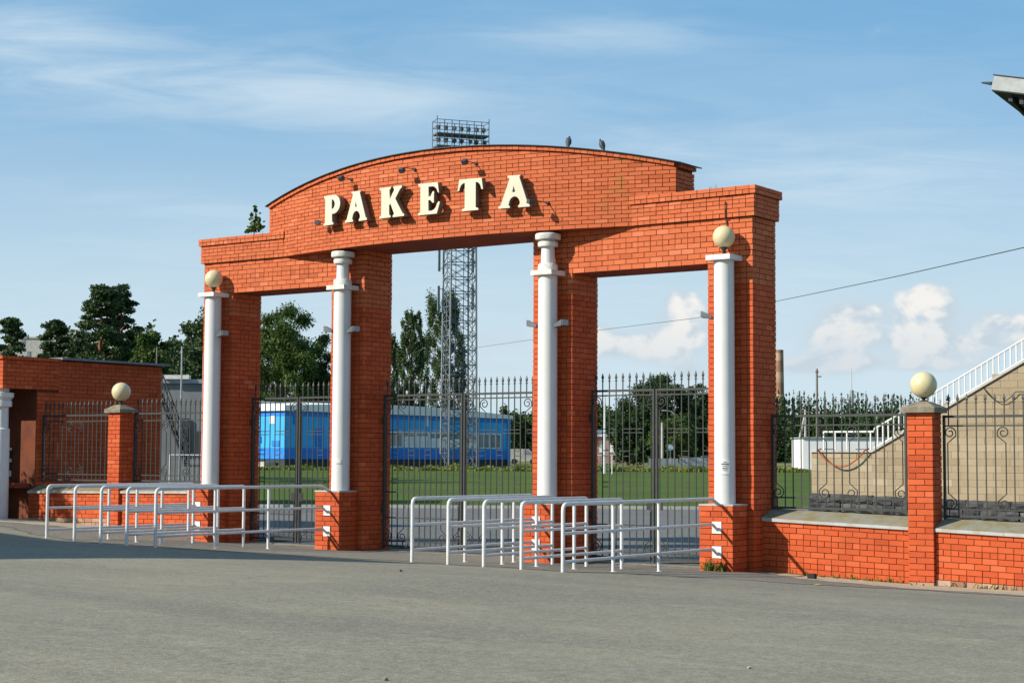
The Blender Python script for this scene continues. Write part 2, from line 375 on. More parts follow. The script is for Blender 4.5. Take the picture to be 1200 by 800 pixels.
# ------------------------------------------------------------------ ground
_zx = [-60, -20, -16.7, -14.5, -12.8, -9, -4, 0, 1, 3, 6, 40]; _zz = [.5, .43, .31, .2, .09, .05, 0, 0, -.05, -.11, -.13, -.3]
def gz(x, y):
    x = np.asarray(x, float); y = np.asarray(y, float)
    z0 = np.interp(x, _zx, _zz); d = np.maximum(-y, 0)
    h = np.where(d < 6, .05*d, .3+.1*(1-(1-np.clip((d-6)/4, 0, 1))**2))
    fade = np.where(y < 0, 1-.8*np.clip((-y-5)/10, 0, 1), 1-np.clip(y/12, 0, 1))
    D = (x-CAM[0])*math.sin(YAW)+(y-CAM[1])*math.cos(YAW)
    inn = np.interp(D, [45, 70, 130, 150, 180, 230, 400, 900], [0, .07, .45, .9, 1.2, 1.2, 1.3, 1.4])*np.clip((y-4)/14, 0, 1)
    return z0*fade+h+inn
def g1(x, y): return float(gz(x, y))
def sheet(name, xs, ys, dz, matname, keep=None, frame=None, parent=None):
    """ground sheet on a grid; frame maps (a,b)->(x,y)"""
    A, B = np.meshgrid(xs, ys, indexing='ij'); Xg, Yg = frame(A, B) if frame else (A, B)
    Zg = gz(Xg, Yg)+dz; nx, ny = A.shape; V = np.stack([Xg, Yg, Zg], -1).reshape(-1, 3)
    I = np.arange(nx*ny).reshape(nx, ny); Q = np.stack([I[:-1, :-1], I[1:, :-1], I[1:, 1:], I[:-1, 1:]], -1).reshape(-1, 4)
    if keep is not None:
        cx = (Xg[:-1, :-1]+Xg[1:, 1:])/2; cy = (Yg[:-1, :-1]+Yg[1:, 1:])/2; Q = Q[keep(cx, cy).ravel()]
        used = np.unique(Q); remap = np.zeros(len(V), int); remap[used] = np.arange(len(used)); V = V[used]; Q = remap[Q]
    me = bpy.data.meshes.new(name); me.from_pydata(V.tolist(), [], Q.tolist()); me.materials.append(MATS[matname]); me.shade_smooth()
    o = bpy.data.objects.new(name, me); link(o, parent); tag(o, kind='structure'); return o
def dframe(A, B):   # lateral, depth -> x, y
    return CAM[0]+A*math.cos(YAW)+B*math.sin(YAW), CAM[1]-A*math.sin(YAW)+B*math.cos(YAW)
def steps(*segs):
    out = []
    for a, b, n in segs: out += list(np.linspace(a, b, n, endpoint=False))
    return np.array(out+[segs[-1][1]])
gx = steps((-1500, -300, 12), (-300, -80, 20), (-80, 60, 90), (60, 300, 16), (300, 1500, 10))
gy = steps((-200, -60, 8), (-60, 60, 80), (60, 260, 60), (260, 600, 20), (600, 2500, 12))
sheet('ground', gx, gy, -.10, 'rough_ground')
sheet('road', np.arange(-60, 45.1, .75), np.arange(-60, 52.1, .75), 0.0, 'asphalt')
# trodden apron in front of the gates and the sandy strip along the fence
_bx = [-21, -17.5, -13.2, -9, -4.3, -.4, 1.2, 3.2, 6, 12]; _by = [-2.6, -3.0, -4.4, -4.9, -4.2, -5.0, -2.9, -1.6, -1.5, -1.8]
def wob(x): return np.interp(x, _bx, _by)+.12*np.sin(x*2.3)+.07*np.sin(x*5.1+1)
sheet('apron', np.arange(-20, 12.01, .2), np.arange(-6, .95, .1), .006, 'apron_asphalt', lambda x, y: y > wob(x))
sheet('sand_strip', np.arange(.2, 12.01, .1), np.arange(-2.2, .45, .06), .011, 'sand', lambda x, y: y > np.interp(x, [.2, 1.2, 2.3, 3.2, 4.1, 5.1, 12], [-.1, -.62, -.95, -1.1, -1.2, -1.35, -2])+.10*np.sin(x*3.1)+.06*np.sin(x*9))
sheet('sand_patch', np.arange(-20, -14, .1), np.arange(-3.2, .4, .08), .012, 'sand', lambda x, y: (y > -1.6+.35*np.sin(x*1.1)+.12*np.sin(x*7)) & (x < -15.2+.5*np.sin(y*3)))
sheet('inner_yard', np.arange(-45, 45.1, 1.0), np.arange(20, 64.1, 1.0), .02, 'inner_paving', lambda x, y: y > 1.2, dframe)
fld = sheet('sports_field', np.arange(-45, 45.1, 1.5), np.arange(64, 146.1, 1.5), .03, 'turf', None, dframe)
sheet('track', np.arange(-60, 5, 2), np.arange(146.2, 149, 1.2), .025, 'inner_paving', None, dframe)
kb = MB()
for a in np.arange(-40, 40, 2.0):
    (x0, x1), (y0, y1) = dframe(np.array([a+.02, a+1.98]), np.array([63.6, 63.6])); z = g1((x0+x1)/2, (y0+y1)/2)
    ux = np.array([x1-x0, y1-y0, 0]); L = np.linalg.norm(ux); ux /= L
    kb.obox(((x0+x1)/2, (y0+y1)/2, z+.02), (ux, np.array([-ux[1], ux[0], 0]), (0, 0, 1)), (L, .2, .22))
tag(kb.obj('kerb', 'concrete'), kind='structure')

# ------------------------------------------------------------------ bricks
class Bricks:
    """bricks of one thing: those that show largest become objects of their own, the others one joined part"""
    def __init__(s, root, off): s.root = root; s.off = np.array(off, float); s.items = []; s.cache = {}
    def brick(s, c, ax, dims, parent, mk, poly=None):
        ax = np.asarray(ax, float); c = np.asarray(c, float)
        # face towards the viewer: largest of the outward faces along -n or side
        ps = []
        v = c-CAM; q = proj(c)[0]; infr = -15 < q[0] < 1215 and -15 < q[1] < 815 and q[2] > 0
        area = 0
        if infr:
            s2 = (FPX/q[2])**2; vd = v/np.linalg.norm(v)
            n = ax[1]                      # outward = -ax[1]
            area = s2*dims[0]*dims[2]*max(0, float(n@vd))
        s.items.append((area, c, ax, dims, parent, mk, poly))
    def finish(s, limit=300, pname='brick', stuffname='brickwork', jitter=.0045):
        order = sorted(range(len(s.items)), key=lambda i: -s.items[i][0])
        big = set(i for i in order[:limit] if s.items[i][0] > 18)
        rest = {}
        for i, (area, c, ax, dims, parent, mk, poly) in enumerate(s.items):
            c = c-ax[1]*rng.uniform(-jitter, jitter)
            a = rng.uniform(-.011, .011); A = np.array([ax[0]*math.cos(a)+ax[2]*math.sin(a), ax[1], ax[2]*math.cos(a)-ax[0]*math.sin(a)])
            if poly is None and i in big:
                key = (round(dims[0], 2), round(dims[1], 2), round(dims[2], 3), mk)
                me = s.cache.get(key)
                if me is None:
                    me = s.cache[key] = rock_mesh(dims) if mk == 'rock' else MB().obox((0, 0, 0), np.eye(3), dims).mesh(pname, mk+'_obj')
                o = bpy.data.objects.new(pname, me); link(o, parent)
                M = Matrix(((A[0][0], A[1][0], A[2][0], c[0]-s.off[0]), (A[0][1], A[1][1], A[2][1], c[1]-s.off[1]), (A[0][2], A[1][2], A[2][2], c[2]-s.off[2]), (0, 0, 0, 1)))
                o.matrix_local = M
            else:
                mb = rest.setdefault(mk, MB(s.off)); r = rng.random()
                if poly is None: mb.obox(c, A, dims, r)
                else: mb.prism(poly, ax[1]*dims[1], r)
        mks = list(rest); allm = MB(s.off)
        for j, mk in enumerate(mks):
            b = rest[mk]; n0 = allm.n
            allm.v += b.v; allm.f += [[n0+i for i in f] for f in b.f]; allm.mi += [j]*len(b.f); allm.rn += b.rn; allm.n += b.n
        if mks:
            o = allm.obj(stuffname, [m+'_att' for m in mks], s.root, rnd=True); o['kind'] = 'stuff'
            if s.root is None: o.location = Vector(s.off)

def rock_mesh(dims):
    bm = bmesh.new(); bmesh.ops.create_cube(bm, size=1); bmesh.ops.subdivide_edges(bm, edges=bm.edges[:], cuts=2, use_grid_fill=True)
    for v in bm.verts:
        v.co = Vector((v.co.x*dims[0], v.co.y*dims[1], v.co.z*dims[2]))
        inner = abs(v.co.x) < dims[0]*.49 and abs(v.co.z) < dims[2]*.49
        v.co += Vector((rng.uniform(-.02, .02), -rng.uniform(0, .10) if inner else rng.uniform(-.01, .02), rng.uniform(-.015, .015)))
    me = bpy.data.meshes.new('rock'); bm.to_mesh(me); bm.free(); me.materials.append(MATS['rock_obj']); return me
J = .0125
def course(L, row, BL=.25, hdr=False, inset=0.0, inset_end=None):
    """(start,len) pieces filling length L; inset leaves the corners to the neighbouring face"""
    HB = (BL-J)/2; out = []; x = inset; end = L-(inset if inset_end is None else inset_end)
    if hdr: seq = HB
    else: seq = BL
    if not hdr and row % 2: out.append((x, HB)); x += HB+J
    while x < end-.03:
        l = min(seq, end-x)
        if 0 < end-x-l-J < .06: l = end-x
        out.append((x, l)); x += l+J
    return out
def wallface(B, parent, p0, u, n_in, L, zs, H, mk, BL=.25, hdr_every=5, hdr_at=3, inset=False, depth=.115, shear=0.0, top=None, row0=0, clipx=None, hdr_rows=()):
    """brick courses on a plane: p0 at left end, u along, n_in pointing into the wall; zs: heights of course bottoms"""
    u = np.array(u, float); n_in = np.array(n_in, float)
    for r, z in enumerate(zs):
        hdr = (r % hdr_every == hdr_at) or (r in hdr_rows)
        ia, ib = inset if isinstance(inset, tuple) else ((.115+J, .115+J) if (inset and (r+row0) % 2) else (0.0, 0.0))
        for st, ln in course(L, (r+row0) % 2 if not inset else 0, BL, hdr, ia, ib):
            if clipx and not clipx(st, ln, z): continue
            c = np.array(p0, float)+u*(st+ln/2)+n_in*(depth/2); c[2] = z+H/2+shear*(st+ln/2)
            uu = u+np.array([0, 0, shear]); uu /= np.linalg.norm(uu); zz = np.cross(uu, n_in); zz = zz if zz[2] > 0 else -zz
            B.brick(c, (uu, n_in, zz), (ln, depth, H), parent, mk)

EX, EY, EZ = np.eye(3)
# ------------------------------------------------------------------ gateway
PX = [(-13.69, -12.79), (-9.89, -8.99), (-4.72, -3.82), (-.90, 0.0)]
GW = thing('gateway', (-6.84, .45, 0), 'tall red brick gateway with a curved arched top, three openings and four white columns', 'gateway')
GO = np.array([-6.84, .45, 0.0]); GB = Bricks(GW, GO)
ZB = 6.28; HT, CT = .0878, .10; HS, CS = .0665, .0785
XM, AS, AK = -6.84, .66, .0314
def yarc(x): return -AS+AK*(x-XM)**2
def ztop(x): return 8.045-.60*((x+6.80)/5.1)**2
pil = []
for i, (xa, xb) in enumerate(PX):
    zt = ZB if i in (0, 3) else ZB-.012
    m = .012
    p = MB(GO).box((xa+m, m, g1(xa, 0)-.4), (xb-m, .9-m, zt), ).obj('pillar', 'mortar', GW); pil.append(p)
    zs = [ZB-CT*(k_+1)+.006 for k_ in range(64) if ZB-CT*(k_+1) > g1((xa+xb)/2, 0)-.12]
    for r, z in enumerate(zs):
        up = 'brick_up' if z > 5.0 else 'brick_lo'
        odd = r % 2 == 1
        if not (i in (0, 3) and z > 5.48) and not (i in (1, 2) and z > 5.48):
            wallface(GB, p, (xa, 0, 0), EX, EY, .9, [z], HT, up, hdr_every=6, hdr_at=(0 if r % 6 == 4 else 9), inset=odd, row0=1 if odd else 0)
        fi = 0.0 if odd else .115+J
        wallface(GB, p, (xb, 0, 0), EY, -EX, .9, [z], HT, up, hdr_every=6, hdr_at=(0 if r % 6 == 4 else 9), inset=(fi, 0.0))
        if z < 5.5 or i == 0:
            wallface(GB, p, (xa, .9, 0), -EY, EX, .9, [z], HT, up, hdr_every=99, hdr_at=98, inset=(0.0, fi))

# wing beams (flush with the pillars), corbelled parapets, caps
def wing(xa, xb, zb, capL, capR, left):
    wb = MB(GO).box((xa+.012, .012, zb+.01), (xb-.012, .888, ZB+.55)).obj('wing_beam', 'mortar', GW)
    MB(GO).box((xa+.02 if left else xa, .02, zb-.004), (xb, .88, zb+.012)).obj('soffit', 'plaster_orange', wb).parent = GW
    n = int(round((ZB-zb)/CT)); zs = [ZB-CT*(k_+1)+.006 for k_ in range(n)]
    wallface(GB, wb, (xa, 0, 0), EX, EY, xb-xa, zs, HT, 'brick_up', hdr_every=5, hdr_at=3, row0=0)
    MB(GO).box((capL+.012, -.045, ZB), (capR-.012, .948, ZB+5*CS)).obj('parapet', 'mortar', GW)
    pp = [o for o in GW.children if o.name.startswith('parapet')][-1]
    zs = [ZB+.004+CS*k_ for k_ in range(5)]
    wallface(GB, pp, (capL, -.058, 0), EX, EY, capR-capL, zs, HS, 'brick_up', hdr_every=99, hdr_rows=(0,))
    for r, z in enumerate(zs):
        wallface(GB, pp, (capR, -.058+.115+J, 0), EY, -EX, 1.0-.115-J, [z], HS, 'brick_up', hdr_every=99, hdr_at=98, row0=r)
        wallface(GB, pp, (capL, .95, 0), -EY, EX, 1.0-.115-J, [z], HS, 'brick_up', hdr_every=99, hdr_at=98, row0=r)
    MB(GO).box((capL-.03, -.085, ZB+5*CS+.001), (capR+.03, .985, ZB+7*CS-.006)).obj('parapet_cap', 'mortar', GW)
    pc = [o for o in GW.children if o.name.startswith('parapet_cap')][-1]
    zs = [ZB+.004+CS*(5+k_) for k_ in range(2)]
    wallface(GB, pc, (capL-.042, -.098, 0), EX, EY, capR-capL+.084, zs, HS, 'brick_up', hdr_every=99, hdr_rows=(0,))
    for r, z in enumerate(zs):
        wallface(GB, pc, (capR+.042, -.098+.115+J, 0), EY, -EX, 1.08-.115-J, [z], HS, 'brick_up', hdr_every=99, hdr_at=98, row0=r)
wing(-4.72, 0.0, 5.48, -2.46, .06, False)
wing(-13.69, -8.99, 5.58, -13.75, -11.25, True)

# arched wall, bowed forward in plan
XA, XB = -11.84, -1.66
xs = np.linspace(XA+.05, XB-.05, 61)
ab = MB(GO)
fr = [(x, yarc(x)+.012) for x in xs]
vs = []; 
for x, y in fr: vs += [(x, y, ZB+.006), (x, y, ztop(x)-CS), (x, .888, ztop(x)-CS), (x, .888, ZB+.006)]
fs = []
for i in range(len(xs)-1):
    for j in range(4): fs.append([i*4+j, i*4+4+j, i*4+4+(j+1) % 4, i*4+(j+1) % 4][::-1])
fs += [[0, 1, 2, 3][::-1], [(len(xs)-1)*4+j for j in range(4)]]
arch = ab.add(vs, fs).obj('arch_wall', 'mortar', GW)
sf = MB(GO); xs2 = np.linspace(-11.2, -2.47, 50); poly = [(x, yarc(x)+.015, ZB-.004) for x in xs2]+[(-2.47, .89, ZB-.004), (-11.2, .89, ZB-.004)]
sf.prism(poly, (0, 0, .012)).obj('soffit', 'plaster_orange', GW)
# brick faces: lay along arc length
xf = np.linspace(XA, XB, 2001); yf = yarc(xf); sl = np.concatenate([[0], np.cumsum(np.hypot(np.diff(xf), np.diff(yf)))]); SL = sl[-1]
def on_arc(s_): return float(np.interp(s_, sl, xf))
def clip_top(P2, fz):
    """polygon in (s,z) kept below fz(s)"""
    out = []
    for a, b in zip(P2, P2[1:]+P2[:1]):
        fa, fb = fz(a[0])-a[1], fz(b[0])-b[1]
        if fa >= 0: out.append(a)
        if (fa < 0) != (fb < 0):
            t_ = fa/(fa-fb); out.append((a[0]+(b[0]-a[0])*t_, a[1]+(b[1]-a[1])*t_))
    return out
ftop = lambda s_: ztop(on_arc(s_))-CS-.012
nrow = int((8.05-ZB)/CS)+1
for r in range(nrow):
    z = ZB+.004+r*CS; hdr = r % 6 == 4
    for st, ln in course(SL, r % 2, .25, hdr):
        s0, s1 = st, st+ln; x0, x1 = on_arc(s0), on_arc(s1)
        if (x1 < -11.28 or x0 > -2.43) and z < ZB+7*CS-.03: continue
        low_end = False      # the end blocks overhang a recessed band
        p0 = np.array([x0, yarc(x0), 0]); p1 = np.array([x1, yarc(x1), 0]); u = p1-p0; L = np.linalg.norm(u); u /= L; n_in = np.array([-u[1], u[0], 0])
        push = .07 if low_end else 0.0
        P2 = [(s0, z), (s1, z), (s1, z+HS), (s0, z+HS)]
        Q = clip_top(P2, ftop)
        if len(Q) < 3: continue
        c = (p0+p1)/2+n_in*(.0575+push); c[2] = z+HS/2
        if len(Q) == 4 and abs(Q[2][1]-z-HS) < 1e-6 and abs(Q[3][1]-z-HS) < 1e-6:
            GB.brick(c, (u, n_in, EZ), (L, .115, HS), arch, 'brick_up')
        else:
            pl = [p0+u*(a-s0)+np.array([0, 0, b])+n_in*push for a, b in Q]
            GB.brick(c, (u, n_in, EZ), (L, .115, HS), arch, 'brick_up', poly=pl)
# header course that follows the curve, and the dark flashing above it
nh = int(SL/.128)
for i in range(nh):
    s0, s1 = SL*i/nh+.005, SL*(i+1)/nh-.005; x0, x1 = on_arc(s0), on_arc(s1)
    p0 = np.array([x0, yarc(x0)-.045, ztop(x0)]); p1 = np.array([x1, yarc(x1)-.045, ztop(x1)]); u = p1-p0; L = np.linalg.norm(u); u /= L
    n_in = np.cross(EZ, u); n_in /= np.linalg.norm(n_in); zz = np.cross(u, n_in)
    GB.brick((p0+p1)/2-zz*(CS/2+.004)+n_in*.09, (u, n_in, zz), (L, .18, HS), arch, 'brick_up')
# end faces
for xe, sgn in ((XB, 1), (XA, -1)):
    y0 = yarc(xe)
    for r in range(int((ztop(xe)-CS-ZB)/CS)+1):
        z = ZB+.004+r*CS
        if z < ZB+6.9*CS or z+HS > ztop(xe)-CS: continue
        if sgn > 0: wallface(GB, arch, (xe, y0+.03, 0), EY, -EX, .88-y0-.034, [z], HS, 'brick_up', hdr_every=99, hdr_at=98, row0=r)
        else: wallface(GB, arch, (xe, .88, 0), -EY, EX, .88-y0-.034, [z], HS, 'brick_up', hdr_every=99, hdr_at=98, row0=r)
    z = ztop(xe)-CS-.006; wallface(GB, arch, (xe+.03*sgn, y0-.02+(.13 if sgn > 0 else .86-y0), 0), EY*sgn, -EX*sgn, .8-y0, [z], HS, 'brick_up', hdr_every=99, hdr_at=0)
fl = MB(GO); vs = []; xs3 = np.linspace(XA-.09, XB+.11, 70)
for x in xs3:
    z = ztop(x)+.004; vs += [(x, yarc(x)-.085, z-.004), (x, yarc(x)-.085, z+.012), (x, .98, z+.016), (x, .98, z-.006)]
fs = []
for i in range(len(xs3)-1):
    for j in range(4): fs.append([i*4+j, i*4+4+j, i*4+4+(j+1) % 4, i*4+(j+1) % 4][::-1])
fs += [[0, 1, 2, 3][::-1], [(len(xs3)-1)*4+j for j in range(4)]]
fl.add(vs, fs).obj('roof_flashing', 'dark_metal', GW)

# brick plinths and white columns
PLX = [-13.22, -9.46, -4.27, -.455]; PLZ = [1.30, 1.27, 1.12, 1.17]; CX = [-13.15, -9.38, -4.22, -.445]
for i in range(4):
    xa, xb = PLX[i]-.325, PLX[i]+.325; zt = PLZ[i]
    q = MB(GO).box((xa+.012, -.538, g1(PLX[i], -.5)-.3), (xb-.012, .011, zt-.012)).obj('plinth', 'mortar', GW)
    zs = [zt-CT*(k_+1)+.006 for k_ in range(15) if zt-CT*(k_+1) > g1(PLX[i], -.5)-.1]
    for r, z in enumerate(zs):
        odd = r % 2 == 1
        wallface(GB, q, (xa, -.55, 0), EX, EY, .65, [z], HT, 'brick_lo', BL=.262 if not odd else .208, hdr_every=99, hdr_at=98, inset=odd, row0=0)
        fi = 0.0 if odd else .115+J
        wallface(GB, q, (xb, -.55, 0), EY, -EX, .548, [z], HT, 'brick_lo', hdr_every=99, hdr_at=98, inset=(fi, 0.0))
        wallface(GB, q, (xa, -.002, 0), -EY, EX, .548, [z], HT, 'brick_lo', hdr_every=99, hdr_at=98, inset=(0.0, fi))
    MB(GO).box((xa-.012, -.562, zt-.008), (xb+.012, .006, zt+.022)).obj('plinth_top', 'concrete', q).parent = q
    c = (CX[i], -.235)
    k_ = MB(GO)
    if i in (0, 3):
        col = k_.lathe([(.188, zt+.02), (.185, zt+.4), (.178, 5.49)], (c[0], c[1], 0), 40).obj('column', 'white_paint', GW, SM)
        MB(GO).box((c[0]-.24, c[1]-.24, 5.485), (c[0]+.24, c[1]+.24, 5.575)).obj('slab', 'white_paint', col)
    else:
        col = k_.lathe([(.192, zt+.02), (.188, zt+.4), (.182, 5.45)], (c[0], c[1], 0), 40).obj('column', 'white_paint', GW, SM)
        MB(GO).box((c[0]-.24, c[1]-.24, 5.44), (c[0]+.24, c[1]+.24, 5.53)).obj('slab', 'white_rough', col)
        MB(GO).lathe([(.19, 5.525), (.19, 5.64), (.175, 5.66)], (c[0], c[1], 0), 32).obj('collar', 'white_rough', col, SM)
        MB(GO).lathe([(.135, 5.65), (.125, 6.02)], (c[0], c[1], 0), 32).obj('upper_shaft', 'white_paint', col, SM)
        MB(GO).lathe([(.185, 5.99), (.195, 6.02), (.195, 6.07), (.18, 6.085), (.14, 6.09), (.14, 6.12), (.235, 6.125), (.245, 6.15), (.245, 6.225), (.23, 6.24)], (c[0], c[1], 0), 32).obj('capital', 'white_rough', col, SM)
MB(GO).tube([(-.50, -.085, 6.56), (-.50, -.085, 6.30), (-.50, -.02, 6.24), (-.50, -.02, 6.02)], .011, 6).obj('conduit', 'bark', GW)
GB.finish(300)
# printed notice on the right column, small plate on the second one
def on_column(cx, zc, ang0, ang1, h, r, name, matname, parent=None, label=None, cat=None):
    m_ = MB((cx, -.235, zc)); n = 8; vs = []
    for i in range(n+1):
        a = ang0+(ang1-ang0)*i/n
        for rr in (r, r+.003):
            for zz in (-h/2, h/2): vs.append((cx+rr*math.sin(a), -.235-rr*math.cos(a), zc+zz))
    fs = []
    for i in range(n):
        b = i*4; d = b+4; fs += [[b+2, d+2, d+3, b+3], [b, b+1, d+1, d], [b+1, b+3, d+3, d+1], [b, d, d+2, b+2]]
    fs += [[0, 2, 3, 1], [n*4, n*4+1, n*4+3, n*4+2]]
    o = m_.add(vs, fs).obj(name, matname, parent)
    if label: tag(o, label, cat)
    return o
nt = on_column(-.445, 1.84, .05, .95, .26, .1905, 'notice', 'paper', None, 'small printed paper notice stuck on the white column before the rightmost brick pillar', 'notice')
for zc, a0, a1, h in ((.085, .35, .65, .012), (.05, .15, .85, .022), (.012, .25, .75, .010), (-.025, .25, .70, .020), (-.06, .3, .7, .010)):
    l_ = on_column(-.445, 1.84+zc, a0, a1, h, .1937, 'print_line', 'ink'); l_.parent = nt; l_.location = (0, 0, zc)
on_column(-9.38, 1.90, .1, .75, .10, .199, 'plate', 'paper', None, 'small blank white plate on the white column left of the middle opening', 'plate')

# ------------------------------------------------------------------ letters
def arc2(cx, cy, rx, ry, a0, a1, n=10):
    return [(cx+rx*math.cos(math.radians(a0+(a1-a0)*i/n)), cy+ry*math.sin(math.radians(a0+(a1-a0)*i/n))) for i in range(n+1)]
# outlines in units of letter height; first loop outer, others holes
G_P = [[(0, 0), (.52, 0), (.52, .05), (.44, .10), (.44, .36), (.50, .365)]+arc2(.50, .68, .37, .32, -80, 84, 14)+[(.45, 1), (0, 1), (0, .955), (.08, .90), (.08, .10), (0, .05)],
       [(.42, .52), (.42, .86)]+arc2(.42, .69, .17, .17, 88, -88, 10)]
G_A = [[(0, 0), (.40, 0), (.40, .05), (.345, .085)]+arc2(.565, .10, .20, .25, 175, 10, 10)+[(.745, .085), (.70, .05), (.70, 0), (1.10, 0), (1.10, .05), (1.03, .10), (.73, .95), (.76, .96), (.76, 1), (.32, 1), (.32, .96), (.40, .93), (.08, .10), (0, .05)],
       [(.475, .48), (.60, .48), (.53, .70)]]
G_K = [[(0, 0), (.50, 0), (.50, .05), (.43, .09), (.43, .40), (.49, .46), (.66, .10), (.60, .05), (.60, 0), (1.10, 0), (1.10, .05), (1.02, .10), (.70, .60), (.90, .88), (.99, .95), (.99, 1), (.62, 1), (.62, .95), (.66, .90), (.44, .56), (.44, .91), (.50, .95), (.50, 1), (0, 1), (0, .95), (.08, .91), (.08, .09), (0, .05)]]
G_E = [[(0, 0), (.78, 0), (.90, .36), (.84, .38)]+arc2(.52, .34, .26, .24, -10, -90, 6)+[(.42, .11), (.42, .45), (.50, .46), (.60, .36), (.65, .36), (.65, .72), (.60, .72), (.51, .57), (.42, .56), (.42, .89), (.58, .89)]+arc2(.58, .62, .24, .27, 85, 15, 6)+[(.86, .66), (.80, 1), (0, 1), (0, .95), (.09, .91), (.09, .09), (0, .05)]]
G_T = [[(.17, 0), (.77, 0), (.77, .05), (.67, .09), (.67, .88)]+arc2(.68, .62, .20, .27, 90, 8, 6)+[(.94, .64), (.88, 1), (.06, 1), (0, .64), (.06, .66)]+arc2(.26, .62, .20, .27, 172, 90, 6)+[(.27, .88), (.27, .09), (.17, .05)]]
SG = thing('name_sign', (-6.95, -.72, 6.74), 'row of six big cream serif letters standing out from the curved brick arch', 'sign')
def letter(glyph, xa, xb, z0, hgt, txt):
    xc = (xa+xb)/2; wid = max(p[0] for p in glyph[0])-min(p[0] for p in glyph[0]); sx = (xb-xa)/wid
    cu = bpy.data.curves.new('letter', 'CURVE'); cu.dimensions = '2D'; cu.fill_mode = 'BOTH'; cu.extrude = .07; cu.bevel_depth = .004; cu.bevel_resolution = 0
    for lp in glyph:
        s_ = cu.splines.new('POLY'); s_.points.add(len(lp)-1); s_.use_cyclic_u = True
        for p, (a, b) in zip(s_.points, lp): p.co = ((a-wid/2)*sx, b*hgt, 0, 1)
    tmp = bpy.data.objects.new('tmp', cu); COL.objects.link(tmp)
    me = bpy.data.meshes.new_from_object(tmp.evaluated_get(bpy.context.evaluated_depsgraph_get())); me.name = 'letter'
    bpy.data.objects.remove(tmp); bpy.data.curves.remove(cu)
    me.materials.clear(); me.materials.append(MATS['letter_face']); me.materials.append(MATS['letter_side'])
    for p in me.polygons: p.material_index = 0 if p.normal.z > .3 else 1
    o = bpy.data.objects.new('letter', me); link(o, SG)
    th = math.atan(2*AK*(xc-XM)); nx, ny = math.sin(th), -math.cos(th)
    pos = Vector((xc+nx*.13, yarc(xc)+ny*.13, z0))
    o.matrix_local = Matrix.Translation(pos-SG.location) @ Matrix.Rotation(th, 4, 'Z') @ Matrix.Rotation(math.pi/2, 4, 'X')
    br = MB(); 
    for q in (-.12, .12): br.box((q-.01, .25*hgt, -.125), (q+.01, .29*hgt, -.07))
    b_ = br.obj('bracket', 'dark_metal', o)
for gl, xa, xb, z0, h_ in ((G_P, -9.55, -9.03, 6.76, .61), (G_A, -8.88, -8.24, 6.76, .61), (G_K, -7.90, -7.24, 6.755, .61), (G_E, -6.89, -6.36, 6.735, .615), (G_T, -5.95, -5.37, 6.735, .615), (G_A, -5.04, -4.37, 6.725, .615)):
    letter(gl, xa, xb, z0, h_, '')

# small spot lamps on arms that light the letters
def spot(xh, zh, out, xw, zw, label, aim):
    yw = yarc(xw); ph = np.array([xh, yarc(xh)-out, zh]); t_ = thing('spot_lamp', (xw, yw, zw), label, 'lamp', 'spot lamps on the arch')
    off = (xw, yw, zw)
    MB(off).tube([(xw, yw+.02, zw), (xw, yw-.03, zw)], .035, 10).obj('base', 'dark_metal', t_)
    mid = np.array([(xw+ph[0])/2, min(yw, ph[1])-.0, max(zw, zh)+.03]); pts = [np.array([xw, yw-.03, zw])*(1-q)**2+mid*2*q*(1-q)+ph*q*q for q in np.linspace(0, 1, 8)]
    MB(off).tube(pts, .009, 6).obj('arm', 'dark_metal', t_)
    a = np.array(aim, float); a /= np.linalg.norm(a); sx = np.cross(a, EZ); sx /= np.linalg.norm(sx); uz = np.cross(sx, a)
    hd = MB(off).obox(ph, (sx, a, uz), (.105, .09, .085)).obj('head', 'lamp_dark', t_)
    MB(off).obox(ph+a*.049, (sx, a, uz), (.085, .008, .068)).obj('lens', 'lamp_glass', hd)
spot(-8.97, 7.672, .27, -8.92, 7.68, 'small grey spot lamp on a bent arm above the second cream letter', (.1, .7, -.8))
spot(-7.262, 7.658, .27, -7.15, 7.70, 'small grey spot lamp on an arm above and between the third and fourth letters', (0, .7, -.8))
spot(-5.727, 7.68, .27, -5.66, 7.68, 'small grey spot lamp above the fifth letter under the arch top', (0, .7, -.8))
spot(-9.74, 6.836, .24, -9.70, 6.84, 'square grey spot lamp left of the first letter', (.9, .3, .1))
spot(-4.24, 6.79, .36, -4.10, 6.80, 'dark spot lamp at the lower right foot of the last letter', (-.9, .3, .3))

# globe lamps
def globe(x, y, z, r, neck, label):
    t_ = thing('globe_lamp', (x, y, z), label, 'lamp', 'cream globe lamps')
    MB((x, y, z)).lathe([(.075, z), (.075, z+.015), (.03, z+.03), (.03, z+neck*.6), (.075, z+neck), (.10, z+neck+.03)], (x, y, 0), 20).obj('neck', 'dark_metal', t_, SM)
    zc = z+neck+r*.93; n = 18
    MB((x, y, z)).lathe([(max(.002, r*math.sin(math.pi*i/n)), zc-r*math.cos(math.pi*i/n)) for i in range(n+1)], (x, y, 0), 36).obj('globe', 'globe_cream', t_, True)
globe(CX[3], -.235, 5.575, .20, .15, 'cream globe lamp on top of the white column before the rightmost brick pillar')
globe(CX[0], -.235, 5.575, .20, .13, 'cream globe lamp on top of the white column before the leftmost brick pillar')

